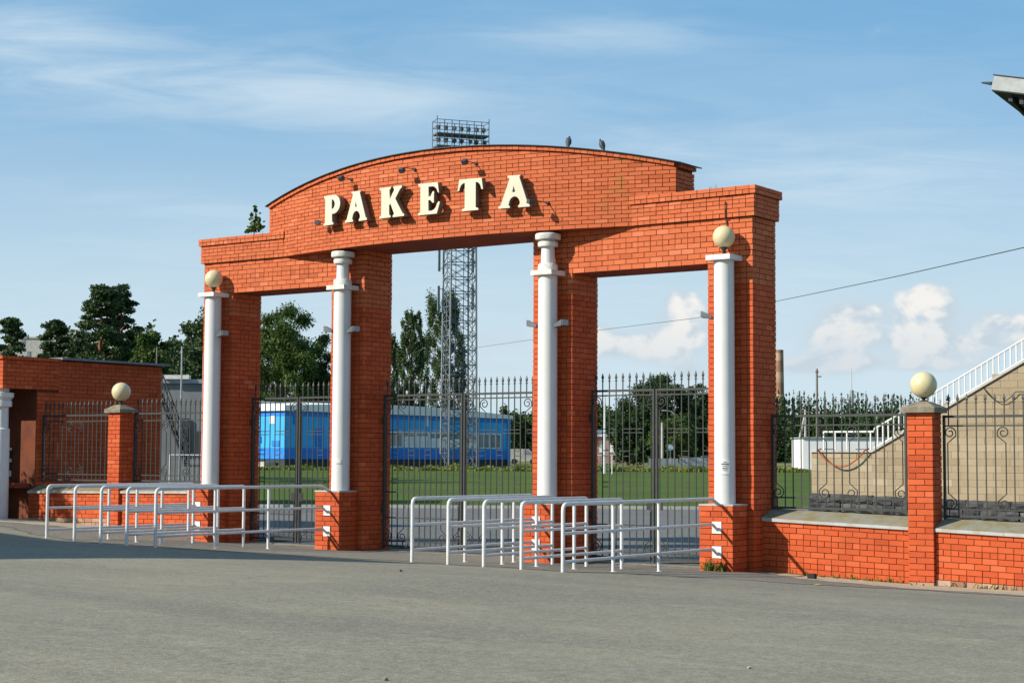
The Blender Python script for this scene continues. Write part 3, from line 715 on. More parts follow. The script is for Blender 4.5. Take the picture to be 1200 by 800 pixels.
# floodlights on the columns
def flood(cx, side, z, label, lenx=.22):
    x0 = cx+side*.195; y0 = -.235; t_ = thing('floodlight', (x0, y0, z), label, 'floodlight', 'small floodlights on the white columns')
    off = (x0, y0, z)
    MB(off).tube([(x0-side*.02, y0, z-.03), (x0+side*.05, y0-.03, z-.03)], .014, 8).obj('bracket', 'lamp_metal', t_)
    a = np.array([side*.85, -.25, -.50]); a /= np.linalg.norm(a); sy = np.cross(EZ, a); sy /= np.linalg.norm(sy); up = np.cross(a, sy)
    c = np.array([x0+side*.13, y0-.05, z+.02])
    vs = []
    for q, hw, hh in ((-.11, .055, .024), (-.02, .07, .042), (.10, .088, .06)):
        for b, d in ((-1, -1), (1, -1), (1, 1), (-1, 1)): vs.append(c+np.array([side, 0, .25])/1.03*q*1.0+sy*b*hw+EZ*d*hh)
    fs = [[3, 2, 1, 0], [8, 9, 10, 11]]+[[i*4+j, i*4+(j+1) % 4, i*4+4+(j+1) % 4, i*4+4+j] for i in (0, 1) for j in range(4)]
    h_ = MB(off).add(vs, fs).obj('housing', 'lamp_metal', t_)
    g_ = vs[8:12]; cc = sum(g_)/4; dirn = np.array([side, 0, .25])/1.03
    MB(off).add([cc+(p-cc)*.85+dirn*.003 for p in g_]+[cc+(p-cc)*.85+dirn*.012 for p in g_], [[3, 2, 1, 0], [4, 5, 6, 7]]+[[j, (j+1) % 4, 4+(j+1) % 4, 4+j] for j in range(4)]).obj('lens', 'lamp_glass', h_)
flood(CX[0], 1, 4.63, 'small floodlight on the right side of the leftmost white column')
flood(CX[1], -1, 4.60, 'small floodlight on the left side of the second white column from the left')
flood(CX[1], 1, 4.57, 'small floodlight on the right side of the second white column from the left')
flood(CX[2], -1, 4.50, 'small floodlight on the left side of the third white column, facing the wide opening')
flood(CX[2], 1, 4.48, 'small floodlight on the right side of the third white column, before the brick pillar')
flood(CX[3], -1, 4.50, 'small floodlight on the left side of the rightmost white column')

# ------------------------------------------------------------------ iron work
def spiral(c, ux, r0, turns, dirz, n=26):
    """scroll in the plane of ux and z, starting at the outside"""
    pts = []
    for i in range(n+1):
        t_ = i/n; a = turns*2*math.pi*t_; r = r0*(1-.72*t_)
        pts.append(np.array(c)+ux*(-math.cos(a)*r)+EZ*(math.sin(a)*r*dirz))
    return pts
BAR = {}
def bar_mesh(L, tip=True, w_=.0085):
    key = (round(L, 3), tip, w_)
    if key not in BAR:
        m_ = MB().box((-w_, -w_, 0), (w_, w_, L))
        if tip:
            z = L; m_.add([(-.009, -.009, z), (.009, -.009, z), (.009, .009, z), (-.009, .009, z), (-.024, -.013, z+.045), (.024, -.013, z+.045), (.024, .013, z+.045), (-.024, .013, z+.045), (0, 0, z+.135)],
                          [(0, 1, 5, 4), (1, 2, 6, 5), (2, 3, 7, 6), (3, 0, 4, 7), (4, 5, 8), (5, 6, 8), (6, 7, 8), (7, 4, 8)])
            m_.box((-.019, -.019, L-.035), (.019, .019, L-.018))
        BAR[key] = m_.mesh('bar', 'iron')
    return BAR[key]
def bar(parent, off, x, y, z, L, tip=True, w_=.0085):
    o = bpy.data.objects.new('bar', bar_mesh(L, tip, w_)); link(o, parent); o.location = Vector((x, y, z))-Vector(off); return o
def scroll_bar(parent, off, x, y, ztop_, zbot, side, r=.102, ux=EX):
    """a bar that ends in a volute above and below; side: way in which the volutes turn"""
    s_ = side*.10; pts = []
    ct = np.array([x+s_*.2, y, ztop_-r]); cb = np.array([x+s_*.2, y, zbot+r])
    up_ = spiral(ct, EX*side*-1, r, 1.35, 1); dn = spiral(cb, EX*side*-1, r, 1.35, -1)
    a, b = up_[0], dn[0]; xo = x-side*.02
    top_link = [a, a+np.array([0, 0, -.05]), np.array([xo, y, ztop_-2*r-.07])]
    path = up_[::-1]+top_link[1:]+[np.array([xo, y, zbot+2*r+.07]), b+np.array([0, 0, .05])]+dn
    o = MB(off).tube(path, .0105, 5).obj('scroll', 'iron', parent); return o

def panel(name, x0, x1, y, z0, zt, nb, scrolls, label, cat, tips=.13, cross=(), group=None, rails=(), stile=.018, links=(), gatepart=None):
    """x0..x1 panel of bars; scrolls: {bar index: side}; rails: heights of thin rails; links: (bar i, bar j, z) short cross pieces"""
    off = ((x0+x1)/2, y, z0); t_ = thing(name, off, label, cat, group)
    f = MB(off)
    for xx in (x0, x1):
        MB(off).box((xx-stile, y-.025, z0-(.02 if not gatepart else .05)), (xx+stile, y+.025, zt+.0)).obj('stile', 'iron', t_)
    MB(off).box((x0+stile, y-.02, zt-.045), (x1-stile, y+.02, zt-.003)).obj('top_rail', 'iron', t_)
    MB(off).box((x0+stile, y-.015, z0), (x1-stile, y+.015, z0+.04)).obj('bottom_rail', 'iron', t_)
    for z in rails: MB(off).box((x0+stile, y-.021, z-.013), (x1-stile, y-.0115, z+.013)).obj('rail', 'iron', t_)
    pos = [x0+(x1-x0)*(i+.5)/nb for i in range(nb)] if nb else []
    rs = sorted(rails)
    for i, xx in enumerate(pos):
        if i in scrolls:
            bar(t_, off, xx, y, rs[-1], zt-rs[-1]+tips-.1); scroll_bar(t_, off, xx, y, rs[-1]-.015, max(z0+.07, rs[0]-.01), scrolls[i])
            bar(t_, off, xx, y, z0+.04, max(.02, rs[0]-z0-.04), False)
        else: bar(t_, off, xx, y, z0+.04, zt-z0-.04+tips-.1)
    if links:
        for i, j, z in links: MB(off).box((pos[i]+.011, y-.007, z-.008), (pos[j]-.011, y+.007, z+.008)).obj('cross_piece', 'iron', t_)
    return t_, off, pos
def gate(xa, xb, zlow, nb, lab, hinge_left):
    y = .62; zt = 3.285
    sc = {}
    n = nb
    order = list(range(n)) if hinge_left else list(range(n))[::-1]
    if n > 11: sc = {order[0]: 1 if hinge_left else -1, order[3]: -1 if hinge_left else 1, order[n-4]: 1 if hinge_left else -1, order[n-1]: -1 if hinge_left else 1}
    else: sc = {order[0]: 1 if hinge_left else -1, order[n-1]: -1 if hinge_left else 1}
    lk = []
    for a in range(1, n-2, 3):
        i, j = sorted((order[a], order[a+1]))
        for z in ((2.13, 2.03) if a % 2 else (2.12, 2.02)): lk.append((i, j, z))
        for z in (1.53, 1.44): lk.append((i, j, z))
    for a in range(0, n-3, 4):
        i, j = sorted((order[a], order[min(a+3, n-1)]))
        for z in (2.535, 2.465): lk.append((i, j, z))
    rails = [zlow+.12, 3.17]+([.68+.05] if hinge_left else [])+([1.26] if hinge_left and n > 11 else [])
    t_, off, pos = panel('gate_leaf', xa, xb, y, zlow, zt, n, sc, lab, 'gate', .29, rails=rails, group='wrought iron gate leaves', links=lk, gatepart=1)
    hx = xa if hinge_left else xb; sg = 1 if hinge_left else -1
    for z in (.9, 2.75): MB(off).tube([(hx-sg*.045, y, z-.07), (hx-sg*.045, y, z+.07)], .024, 8).obj('hinge', 'iron', t_)
    lx = xb if hinge_left else xa
    MB(off).box((lx-sg*.14, y-.035, 1.02), (lx-sg*.03, y-.026, 1.20)).obj('lock_plate', 'dark_metal', t_)
    MB(off).tube([(lx-sg*.06, y-.03, 1.0), (lx-sg*.06, y-.03, zlow-.06)], .011, 6).obj('drop_bolt', 'dark_metal', t_)
openings = [((-12.72, -9.96), 9, 'left'), ((-8.92, -4.79), 14, 'wide middle'), ((-3.75, -.97), 9, 'right')]
for (a, b), n, nm in openings:
    m_ = (a+b)/2; zl = g1(m_, .6)+.10
    gate(a, m_-.035, zl, n, 'left leaf of the dark iron gate in the %s opening' % nm, True)
    gate(m_+.035, b, zl, n, 'right leaf of the dark iron gate in the %s opening' % nm, False)
# pale threshold strips under the gates
for (a, b), n, nm in openings:
    m_ = (a+b)/2; z = g1(m_, .7)
    o = MB(((a+b)/2, .7, z)).box((a, .50, z-.05), (b, .95, z+.025)).obj('threshold', 'apron_asphalt'); tag(o, kind='structure')

# ------------------------------------------------------------------ brick fences
def fence(name, x0, x1, zc0, zc1, pier, label, nsec):
    """low brick wall from x0 to x1 with coping at heights zc0..zc1 and one taller pier"""
    off = np.array([(x0+x1)/2, .55, g1((x0+x1)/2, .3)]); t_ = thing(name, off, label, 'fence wall'); B = Bricks(t_, off); yf = .335
    sh = (zc1-zc0)/(x1-x0); top = lambda x: zc0+sh*(x-x0)
    pa, pb = pier
    wm = MB(off); n = 24
    for i in range(n):
        a, b = x0+(x1-x0)*i/n, x0+(x1-x0)*(i+1)/n
        wm.prism([(a, yf+.012, g1(a, yf)-.3), (b, yf+.012, g1(b, yf)-.3), (b, yf+.012, top(b)-.03), (a, yf+.012, top(a)-.03)], (0, .45, 0))
    wl = wm.obj('wall', 'mortar', t_)
    nrows = 10; segs = [(x0, pa-.008), (pb+.008, x1)]
    for a, b in segs:
        for r in range(nrows+2):
            z = top(a)-.035-CT*(r+1)
            base = g1(a, .2)
            mk = 'brick_lo'
            def ok(st, ln, z_, a=a): return z_+sh*st > g1(a+st, .2)-.10
            def foot(st, ln, z_, a=a): return ok(st, ln, z_) 
            lowrow = z < g1((a+b)/2, .2)+.05
            wallface(B, wl, (a, yf+(-.02 if lowrow else 0), 0), EX, EY, b-a, [z], HT, 'foot' if lowrow else mk, hdr_every=99, hdr_at=(0 if r % 4 == 3 else 98), shear=sh, row0=r, clipx=ok)
    # pier
    pz = PIER_TOP[name]; yb = yf-.08; Wd = pb-pa
    pm = MB(off).box((pa+.012, yb+.012, g1(pa, .2)-.3), (pb-.012, yb+.40-.012, pz)).obj('pier', 'mortar', t_)
    r = 0; z = pz-CT
    HB = (Wd-2*J)/3
    while z > g1(pa, .2)-.12:
        pieces = ((0, 2*HB+J), (2*HB+2*J, HB)) if r % 2 else ((0, HB), (HB+J, 2*HB+J))
        low = z < g1(pa, .2)+.03
        for st, ln in pieces:
            B.brick((pa+st+ln/2, yb+.0575-(.012 if low else 0), z+HT/2), (EX, EY, EZ), (ln, .115, HT), pm, 'foot' if low else 'brick_lo')
        for st, ln in (((.126, .274),) if r % 2 else ((.126, .13), (.267, .133))):
            B.brick((pb-.0575, yb+st+ln/2, z+HT/2), (EY, -EX, EZ), (ln, .115, HT), pm, 'brick_lo')
            B.brick((pa+.0575, yb+st+ln/2, z+HT/2), (EY, EX, EZ), (ln, .115, HT), pm, 'brick_lo')
        z -= CT; r += 1
    c = ((pa+pb)/2, yb+.2); h = Wd/2+.075
    MB(off).add([(c[0]-h, c[1]-h, pz), (c[0]+h, c[1]-h, pz), (c[0]+h, c[1]+h, pz), (c[0]-h, c[1]+h, pz), (c[0]-h, c[1]-h, pz+.085), (c[0]+h, c[1]-h, pz+.085), (c[0]+h, c[1]+h, pz+.085), (c[0]-h, c[1]+h, pz+.085), (c[0]-.10, c[1]-.10, pz+.19), (c[0]+.10, c[1]-.10, pz+.19), (c[0]+.10, c[1]+.10, pz+.19), (c[0]-.10, c[1]+.10, pz+.19)],
                [(3, 2, 1, 0), (0, 1, 5, 4), (1, 2, 6, 5), (2, 3, 7, 6), (3, 0, 4, 7), (4, 5, 9, 8), (5, 6, 10, 9), (6, 7, 11, 10), (7, 4, 8, 11), (8, 9, 10, 11)]).obj('pier_cap', 'cap_stone', pm)
    # sheet metal coping in lengths, sloping to the front
    for a, b in ((x0, pa-.004), (pb+.004, x1)):
        ns = max(1, int(round((b-a)/1.15)))
        for i in range(ns):
            p, q = a+(b-a)*i/ns+.002, a+(b-a)*(i+1)/ns-.002; d1, d2 = rng.uniform(-.006, .006), rng.uniform(-.006, .006)
            pr = [(yf-.045, -.055), (yf-.045, .0), (yf+.40, .155), (yf+.47, .150), (yf+.47, -.02)]
            vs = [(p, y_, top(p)+z_+d1*(z_ > -.01)) for y_, z_ in pr]+[(q, y_, top(q)+z_+d2*(z_ > -.01)) for y_, z_ in pr]
            n5 = 5; mbc = MB(off); mbc.add(vs, [list(range(5)), [5+j for j in range(5)][::-1]]+[[j, 5+j, 5+(j+1) % 5, (j+1) % 5] for j in range(5)])
            mbc.mi = [1 if k_ == 2 else 0 for k_ in range(7)]
            mbc.obj('coping', ['coping', 'coping_lip'], t_)
    B.finish(300); return t_
PIER_TOP = {'brick_fence': 2.765}
fence('brick_fence', .002, 9.0, .945, .945-.031*9, (2.735, 3.175), 'low orange brick fence wall with a tall pier, right of the gateway', 1)
PIER_TOP = {'brick_fence': 2.99}
fence('brick_fence', -19.99, -13.70, 1.115, 1.20, (-17.06, -16.665), 'low orange brick fence wall with a pier, between the gatehouse and the gateway', 1)
globe(2.955, .455, 2.765+.19, .222, .075, 'cream globe lamp on the brick fence pier right of the gateway')
globe(-16.862, .455, 2.99+.19, .222, .10, 'cream globe lamp on the brick fence pier left of the gateway')
IG = 'iron railings on the brick fence walls'
panel('iron_railing', .03, 2.53, .70, 1.10, 2.77, 16, {0: 1, 6: -1, 9: 1, 15: -1}, 'dark iron railing with volutes between the gateway and the right brick pier', 'railing', .30, rails=(1.30, 2.58), group=IG)
panel('iron_railing', 3.21, 5.75, .70, 1.02, 2.73, 16, {0: 1, 6: -1, 9: 1, 15: -1}, 'dark iron railing right of the brick pier, before the sandy block wall', 'railing', .33, rails=(1.16, 2.55), group=IG)
panel('iron_railing', -16.62, -13.75, .70, 1.38, 3.0, 18, {0: 1, 6: -1, 10: 1, 17: -1}, 'dark iron railing between the left brick pier and the gateway', 'railing', .30, rails=(1.53, 2.81), group=IG)
panel('iron_railing', -19.93, -17.1, .70, 1.37, 2.98, 18, {0: 1, 6: -1, 8: 1, 17: -1}, 'dark iron railing before the shaded gatehouse wall', 'railing', .30, rails=(1.53, 2.81), group=IG)

# ------------------------------------------------------------------ queue barriers
def bend(p0, corner, p1, r, n=6):
    a = np.array(p0)-corner; b = np.array(p1)-corner; a = a/np.linalg.norm(a); b = b/np.linalg.norm(b)
    A, B_ = corner+a*r, corner+b*r
    return [A*(1-q)**2+np.array(corner)*2*q*(1-q)+B_*q*q for q in np.linspace(0, 1, n)]
def barrier(X, ys, end_y, wall, zt, label, grp):
    """ys: post positions, first is the bent start post; wall: plinth front or None"""
    y0 = ys[0]; off = (X, y0, g1(X, y0)); t_ = thing('queue_barrier', off, label, 'barrier', grp); rp = .031
    e = wall if wall is not None else end_y
    st = np.array([X, y0, g1(X, y0)-.05]); co = np.array([X, y0, zt])
    if wall is not None:
        k0 = np.array([X, wall-.16, zt]); fin = np.array([X+.06, wall+.06, zt-.13])
        pts = [st]+bend(st, co, k0, .10)+bend(co, k0, fin, .05, 4)+[fin]
    else:
        k0 = np.array([X, end_y, zt]); fin = np.array([X, end_y, g1(X, end_y)-.05])
        pts = [st]+bend(st, co, k0, .10)+bend(co, k0, fin, .05, 5)+[fin]
    MB(off).tube(pts, rp, 12).obj('handrail', 'rail_paint', t_, SM)
    for y in ys[1:]:
        MB(off).tube([(X, y, g1(X, y)-.05), (X, y, zt-.02)], rp-.002, 12).obj('post', 'rail_paint', t_, SM)
        MB(off).lathe([(.055, 0), (.055, .008), (.034, .012)], (X, y, g1(X, y)), 14).obj('foot_plate', 'rail_paint', t_)
    for nm, dz in (('middle_rail', -.44), ('lower_rail', -.865)):
        z = zt+dz
        if wall is not None:
            k0 = np.array([X, wall-.13, z]); fin = np.array([X+.03, wall+.01, z-.11]); a = np.array([X, y0+.02, z])
            r_ = MB(off).tube([a]+bend(a, k0, fin, .05, 4)+[fin], .025, 10).obj(nm, 'rail_paint', t_, SM)
            MB(off).box((X-.075, wall-.014, z-.16), (X+.105, wall+.0, z+.045)).obj('wall_plate', 'white_paint', r_)
        else: MB(off).tube([(X, y0+.02, z), (X, end_y-.02, z)], .025, 10).obj(nm, 'rail_paint', t_, SM)
gr = 'white queue barriers before the right opening'; gl_ = 'white queue barriers before the left opening'
RB = [(-4.27, (-4.23, -2.74, -1.25), None, -.55), (-3.31, (-4.48, -2.95), -1.41, None), (-2.36, (-4.78, -3.29), -1.755, None), (-1.40, (-5.10, -3.61), -2.14, None), (-.45, (-5.37, -3.94, -2.52), None, -.55)]
LB = [(-13.22, (-4.62, -3.04, -1.57), None, -.55), (-12.28, (-4.72, -3.13), -1.57, None), (-11.35, (-4.87, -3.32), -1.78, None), (-10.41, (-5.06, -3.50), -1.99, None), (-9.47, (-5.22, -3.72, -2.26), None, -.55)]
wr = ['leftmost', 'second from the left', 'middle one', 'fourth from the left', 'rightmost']
for (X, ys, e, wl), q in zip(RB, wr):
    barrier(X, ys, e, wl, 1.285, 'white tubular queue barrier, %s of the five before the right opening' % q, gr)
for (X, ys, e, wl), q in zip(LB, wr):
    barrier(X, ys, e, wl, 1.385, 'white tubular queue barrier, %s of the five before the left opening' % q, gl_)

# ------------------------------------------------------------------ gatehouse
kx = -20.0; ko = np.array([kx-2, 2.0, .4]); KH = thing('gatehouse', ko, 'shaded red brick gatehouse with a flat grey roof and open porch, far left', 'building'); KB = Bricks(KH, ko)
kz = .35
kw = MB(ko); kw.box((kx-5, 1.16, kz-.4), (kx-.012, 4.62, 4.36)); kw.box((kx-5, .52, kz-.4), (kx-.012, 1.17, 3.62)).obj('wall', 'mortar', KH)
kwo = [o for o in KH.children if o.name.startswith('wall')][0]
zs = [kz-.1+CT*k_ for k_ in range(41)]
wallface(KB, kwo, (kx, .54, 0), EY, -EX, .66, [z for z in zs if z < 3.55], HT, 'brick_lo', hdr_every=5, hdr_at=4)
wallface(KB, kwo, (kx, 1.20, 0), EY, -EX, 3.44, [z for z in zs if z < 4.28], HT, 'brick_lo', hdr_every=5, hdr_at=4)
rec = MB(ko).box((kx-1.6, .51, kz-.4), (kx-1.2, .515, 3.6)).obj('recess_wall', 'mortar', KH)
MB(ko).box((kx-5, -.52, kz-.4), (kx-1.3, .50, 3.6)).obj('porch_wall', 'plaster_orange', KH)
lt = MB(ko).box((kx-5, -.548, 3.62), (kx+.048, 1.158, 4.30)).obj('lintel', 'mortar', KH)
zl = [3.61+CT*k_ for k_ in range(7)]
wallface(KB, lt, (kx+.06, -.56+.126, 0), EY, -EX, 1.60, zl, HT, 'brick_lo', hdr_every=99, hdr_at=98)
for r, z in enumerate(zl): wallface(KB, lt, (kx-4.9, -.56, 0), EX, EY, 4.96, [z], HT, 'brick_lo', hdr_every=99, hdr_at=98, row0=r)
cp = MB(ko).box((kx-5, -.60, 4.31), (kx+.09, 1.19, 4.395)).obj('lintel_cap', 'mortar', KH)
wallface(KB, cp, (kx+.10, -.60+.126, 0), EY, -EX, 1.66, [4.312], HT*.85, 'brick_lo', hdr_every=1, hdr_at=0)
wallface(KB, cp, (kx-4.9, -.612, 0), EX, EY, 5.0, [4.312], HT*.85, 'brick_lo', hdr_every=1, hdr_at=0)
MB(ko).box((kx-5.2, 1.16, 4.375), (kx+.16, 4.80, 4.43)).obj('roof', 'roof_felt', KH)
MB(ko).lathe([(.21, kz-.1), (.20, 2.6), (.20, 2.62), (.165, 2.65), (.16, 3.15), (.24, 3.17), (.24, 3.3), (.2, 3.32), (.28, 3.40), (.28, 3.5), (.17, 3.52), (.17, 3.62)], (kx-.28, -.30, 0), 32).obj('porch_column', 'white_paint', KH, SM)
MB(ko).box((kx-1.1, .20, 1.18), (kx-.16, .50, 1.30)).obj('shelf', 'plaster_orange', KH)
MB(ko).box((kx-5, -.3, kz-.4), (kx-1.25, .49, 1.1)).obj('counter_wall', 'plaster_orange', KH)
for z0, z1, mm in ((1.46, 1.60, 'paper'), (1.61, 1.80, 'dark_metal'), (1.81, 1.90, 'paper'), (1.91, 2.10, 'dark_metal'), (2.11, 2.17, 'paper')):
    MB(ko).box((kx-1.15, .488, z0), (kx-.88, .498, z1)).obj('notice_sheet', mm, KH)
KB.finish(300)

# ------------------------------------------------------------------ small things near by
def pigeon(u, label, yaw):
    x = u; y = yarc(x)+.10; z = ztop(x)+.03; off = (x, y, z); t_ = thing('pigeon', off, label, 'bird', 'pigeons on the arch', yaw)
    bm = bmesh.new()
    prof = [(-.115, .055, .012, .008), (-.09, .062, .022, .012), (-.05, .085, .038, .034), (0, .11, .050, .048), (.045, .14, .044, .046), (.062, .165, .030, .032), (.070, .190, .022, .022), (.078, .207, .021, .020), (.092, .205, .012, .012), (.108, .200, .003, .003)]
    rings = []
    for (x_, z_, ry, rz_) in prof:
        fat = 1.2 if x_ < .06 else 1.05; ry *= fat; rz_ *= fat
        rings.append([bm.verts.new((x_+(-.3*rz_*math.sin(2*math.pi*j/12) if x_ < .06 else 0), ry*math.cos(2*math.pi*j/12), z_+rz_*math.sin(2*math.pi*j/12))) for j in range(12)])
    for a, b in zip(rings, rings[1:]):
        for j in range(12): bm.faces.new((a[j], a[(j+1) % 12], b[(j+1) % 12], b[j]))
    bm.faces.new(rings[0][::-1]); bm.faces.new(rings[-1])
    for v_ in bm.verts:
        if v_.co.x < .055: v_.co = Matrix.Rotation(math.radians(-32), 3, 'Y') @ (v_.co-Vector((.03, 0, .12)))+Vector((.03, 0, .12))
    me = bpy.data.meshes.new('body'); bm.to_mesh(me); bm.free(); me.materials.append(MATS['pigeon']); me.shade_smooth()
    link(bpy.data.objects.new('body', me), t_)
    for s_ in (-1, 1): MB().tube([(.01, s_*.018, .075), (.015, s_*.018, .005), (.04, s_*.018, .003)], .004, 5).obj('leg', 'hose', t_)
pigeon(-3.745, 'dark pigeon sitting on the arch edge, left of the other pigeon', 1.9)
pigeon(-3.07, 'dark pigeon on the falling edge of the arch, right of the other pigeon', 2.75)
o = MB((1.27, -.35, g1(1.27, -.35))).box((1.20, -.40, g1(1.27, -.35)+.01), (1.33, -.30, g1(1.27, -.35)+.095)).obj('rubber_block', 'rubber'); tag(o, 'small black block lying on the sandy strip before the right fence wall', 'block')
for (u, v, sz, mk, lab) in ((878, 783, .022, 'concrete', 'small dark stone on the asphalt near the lower right'), (452, 797, .022, 'wood_pole', 'small brown pebble on the asphalt at the bottom edge'), (470, 669, .022, 'rubber', 'dark bit of grit on the asphalt before the middle opening')):
    z = .42; d = F_*FPX+R_*(u-600)-U_*(v-400); t0 = (z-CAM[2])/d[2]; p = CAM+d*t0; z = g1(p[0], p[1]); p = CAM+d*((z-CAM[2])/d[2])
    bm = bmesh.new(); bmesh.ops.create_icosphere(bm, subdivisions=1, radius=sz)
    for v_ in bm.verts: v_.co *= rng.uniform(.75, 1.2); v_.co.z *= .7
    me = bpy.data.meshes.new('pebble'); bm.to_mesh(me); bm.free(); me.materials.append(MATS[mk]); o = link(bpy.data.objects.new('pebble', me)); o.location = (p[0], p[1], z+sz*.4); tag(o, lab, 'pebble')
lf = MB((2.3, -2.35, g1(2.3, -2.35))).prism([(2.26, -2.4, g1(2.3, -2.35)+.008), (2.34, -2.38, g1(2.3, -2.35)+.012), (2.36, -2.32, g1(2.3, -2.35)+.02), (2.27, -2.33, g1(2.3, -2.35)+.01)], (0, 0, .003)).obj('fallen_leaf', 'leaf_yellow'); tag(lf, 'small yellow leaf on the asphalt before the right fence wall', 'leaf')
# sapling that grows on the left wing, tufts elsewhere on the gateway
sx, sy, sz = -12.47, .3, ZB+7*CS
sp_ = thing('sapling', (sx, sy, sz), 'small green sapling growing on top of the left brick wing', 'plant')
MB((sx, sy, sz)).tube([(sx, sy, sz-.02), (sx+.02, sy, sz+.3), (sx+.05, sy, sz+.75)], [.012, .009, .003], 6).obj('trunk', 'bark', sp_)
bl = [(sx+.03, sy, sz+.22, .20, .2, .2), (sx+.08, sy, sz+.42, .13, .13, .18), (sx-.16, sy, sz+.16, .22, .1, .06), (sx+.16, sy, sz+.24, .13, .12, .2), (sx+.04, sy, sz+.62, .06, .06, .16), (sx-.08, sy, sz+.5, .05, .05, .12)]
C, a, b, r = leaves_in(bl, 260, .06, shell=.1); quads('crown', C, a, b, r, 'leaf_mid', sp_, (sx, sy, sz))
for (x, y, z, n, lab) in ((-11.45, .1, ZB+7*CS, 26, 'tuft of weeds where the left wing meets the arch'), (-.95, .3, ZB+7*CS, 5, 'few thin weed stalks on top of the right wing')):
    t_ = MB((x, y, z))
    for i in range(n):
        a_ = rng.uniform(0, 6.28); l_ = rng.uniform(.04, .15); d_ = rng.uniform(0, .10)
        p = np.array([x+d_*math.cos(a_), y+d_*math.sin(a_), z-.01]); t_.tube([p, p+np.array([.3*l_*math.cos(a_), .3*l_*math.sin(a_), l_])], [.007, .002], 4)
    o = t_.obj('weed', 'leaf_mid', None, rnd=True); tag(o, lab, 'plant')

def weedpatch(x0, x1, y, n, lab, hmax=.10):
    xs_ = nrg.uniform(x0, x1, n); ys_ = y-np.abs(nrg.normal(size=n))*.05; zs_ = gz(xs_, ys_); h_ = nrg.uniform(.02, hmax, n); ang = nrg.uniform(0, 6.28, n)
    C = np.stack([xs_, ys_, zs_+h_], 1); a = np.stack([np.cos(ang), np.sin(ang), 0*ang], 1)*nrg.uniform(.004, .016, n)[:, None]; b = np.stack([0*h_, 0*h_, h_], 1)+nrg.normal(size=(n, 3))*.02
    o = quads('weeds', C, a, b, np.clip(.5+.3*nrg.normal(size=n), 0, 1), 'weed', None, ((x0+x1)/2, y, g1((x0+x1)/2, y)), 'stuff'); tag(o, lab, 'weeds')
weedpatch(-.70, -.25, -.56, 90, 'yellowish weeds at the foot of the rightmost brick plinth')
weedpatch(.5, 6.0, .30, 160, 'few weeds along the foot of the right fence wall', .05)
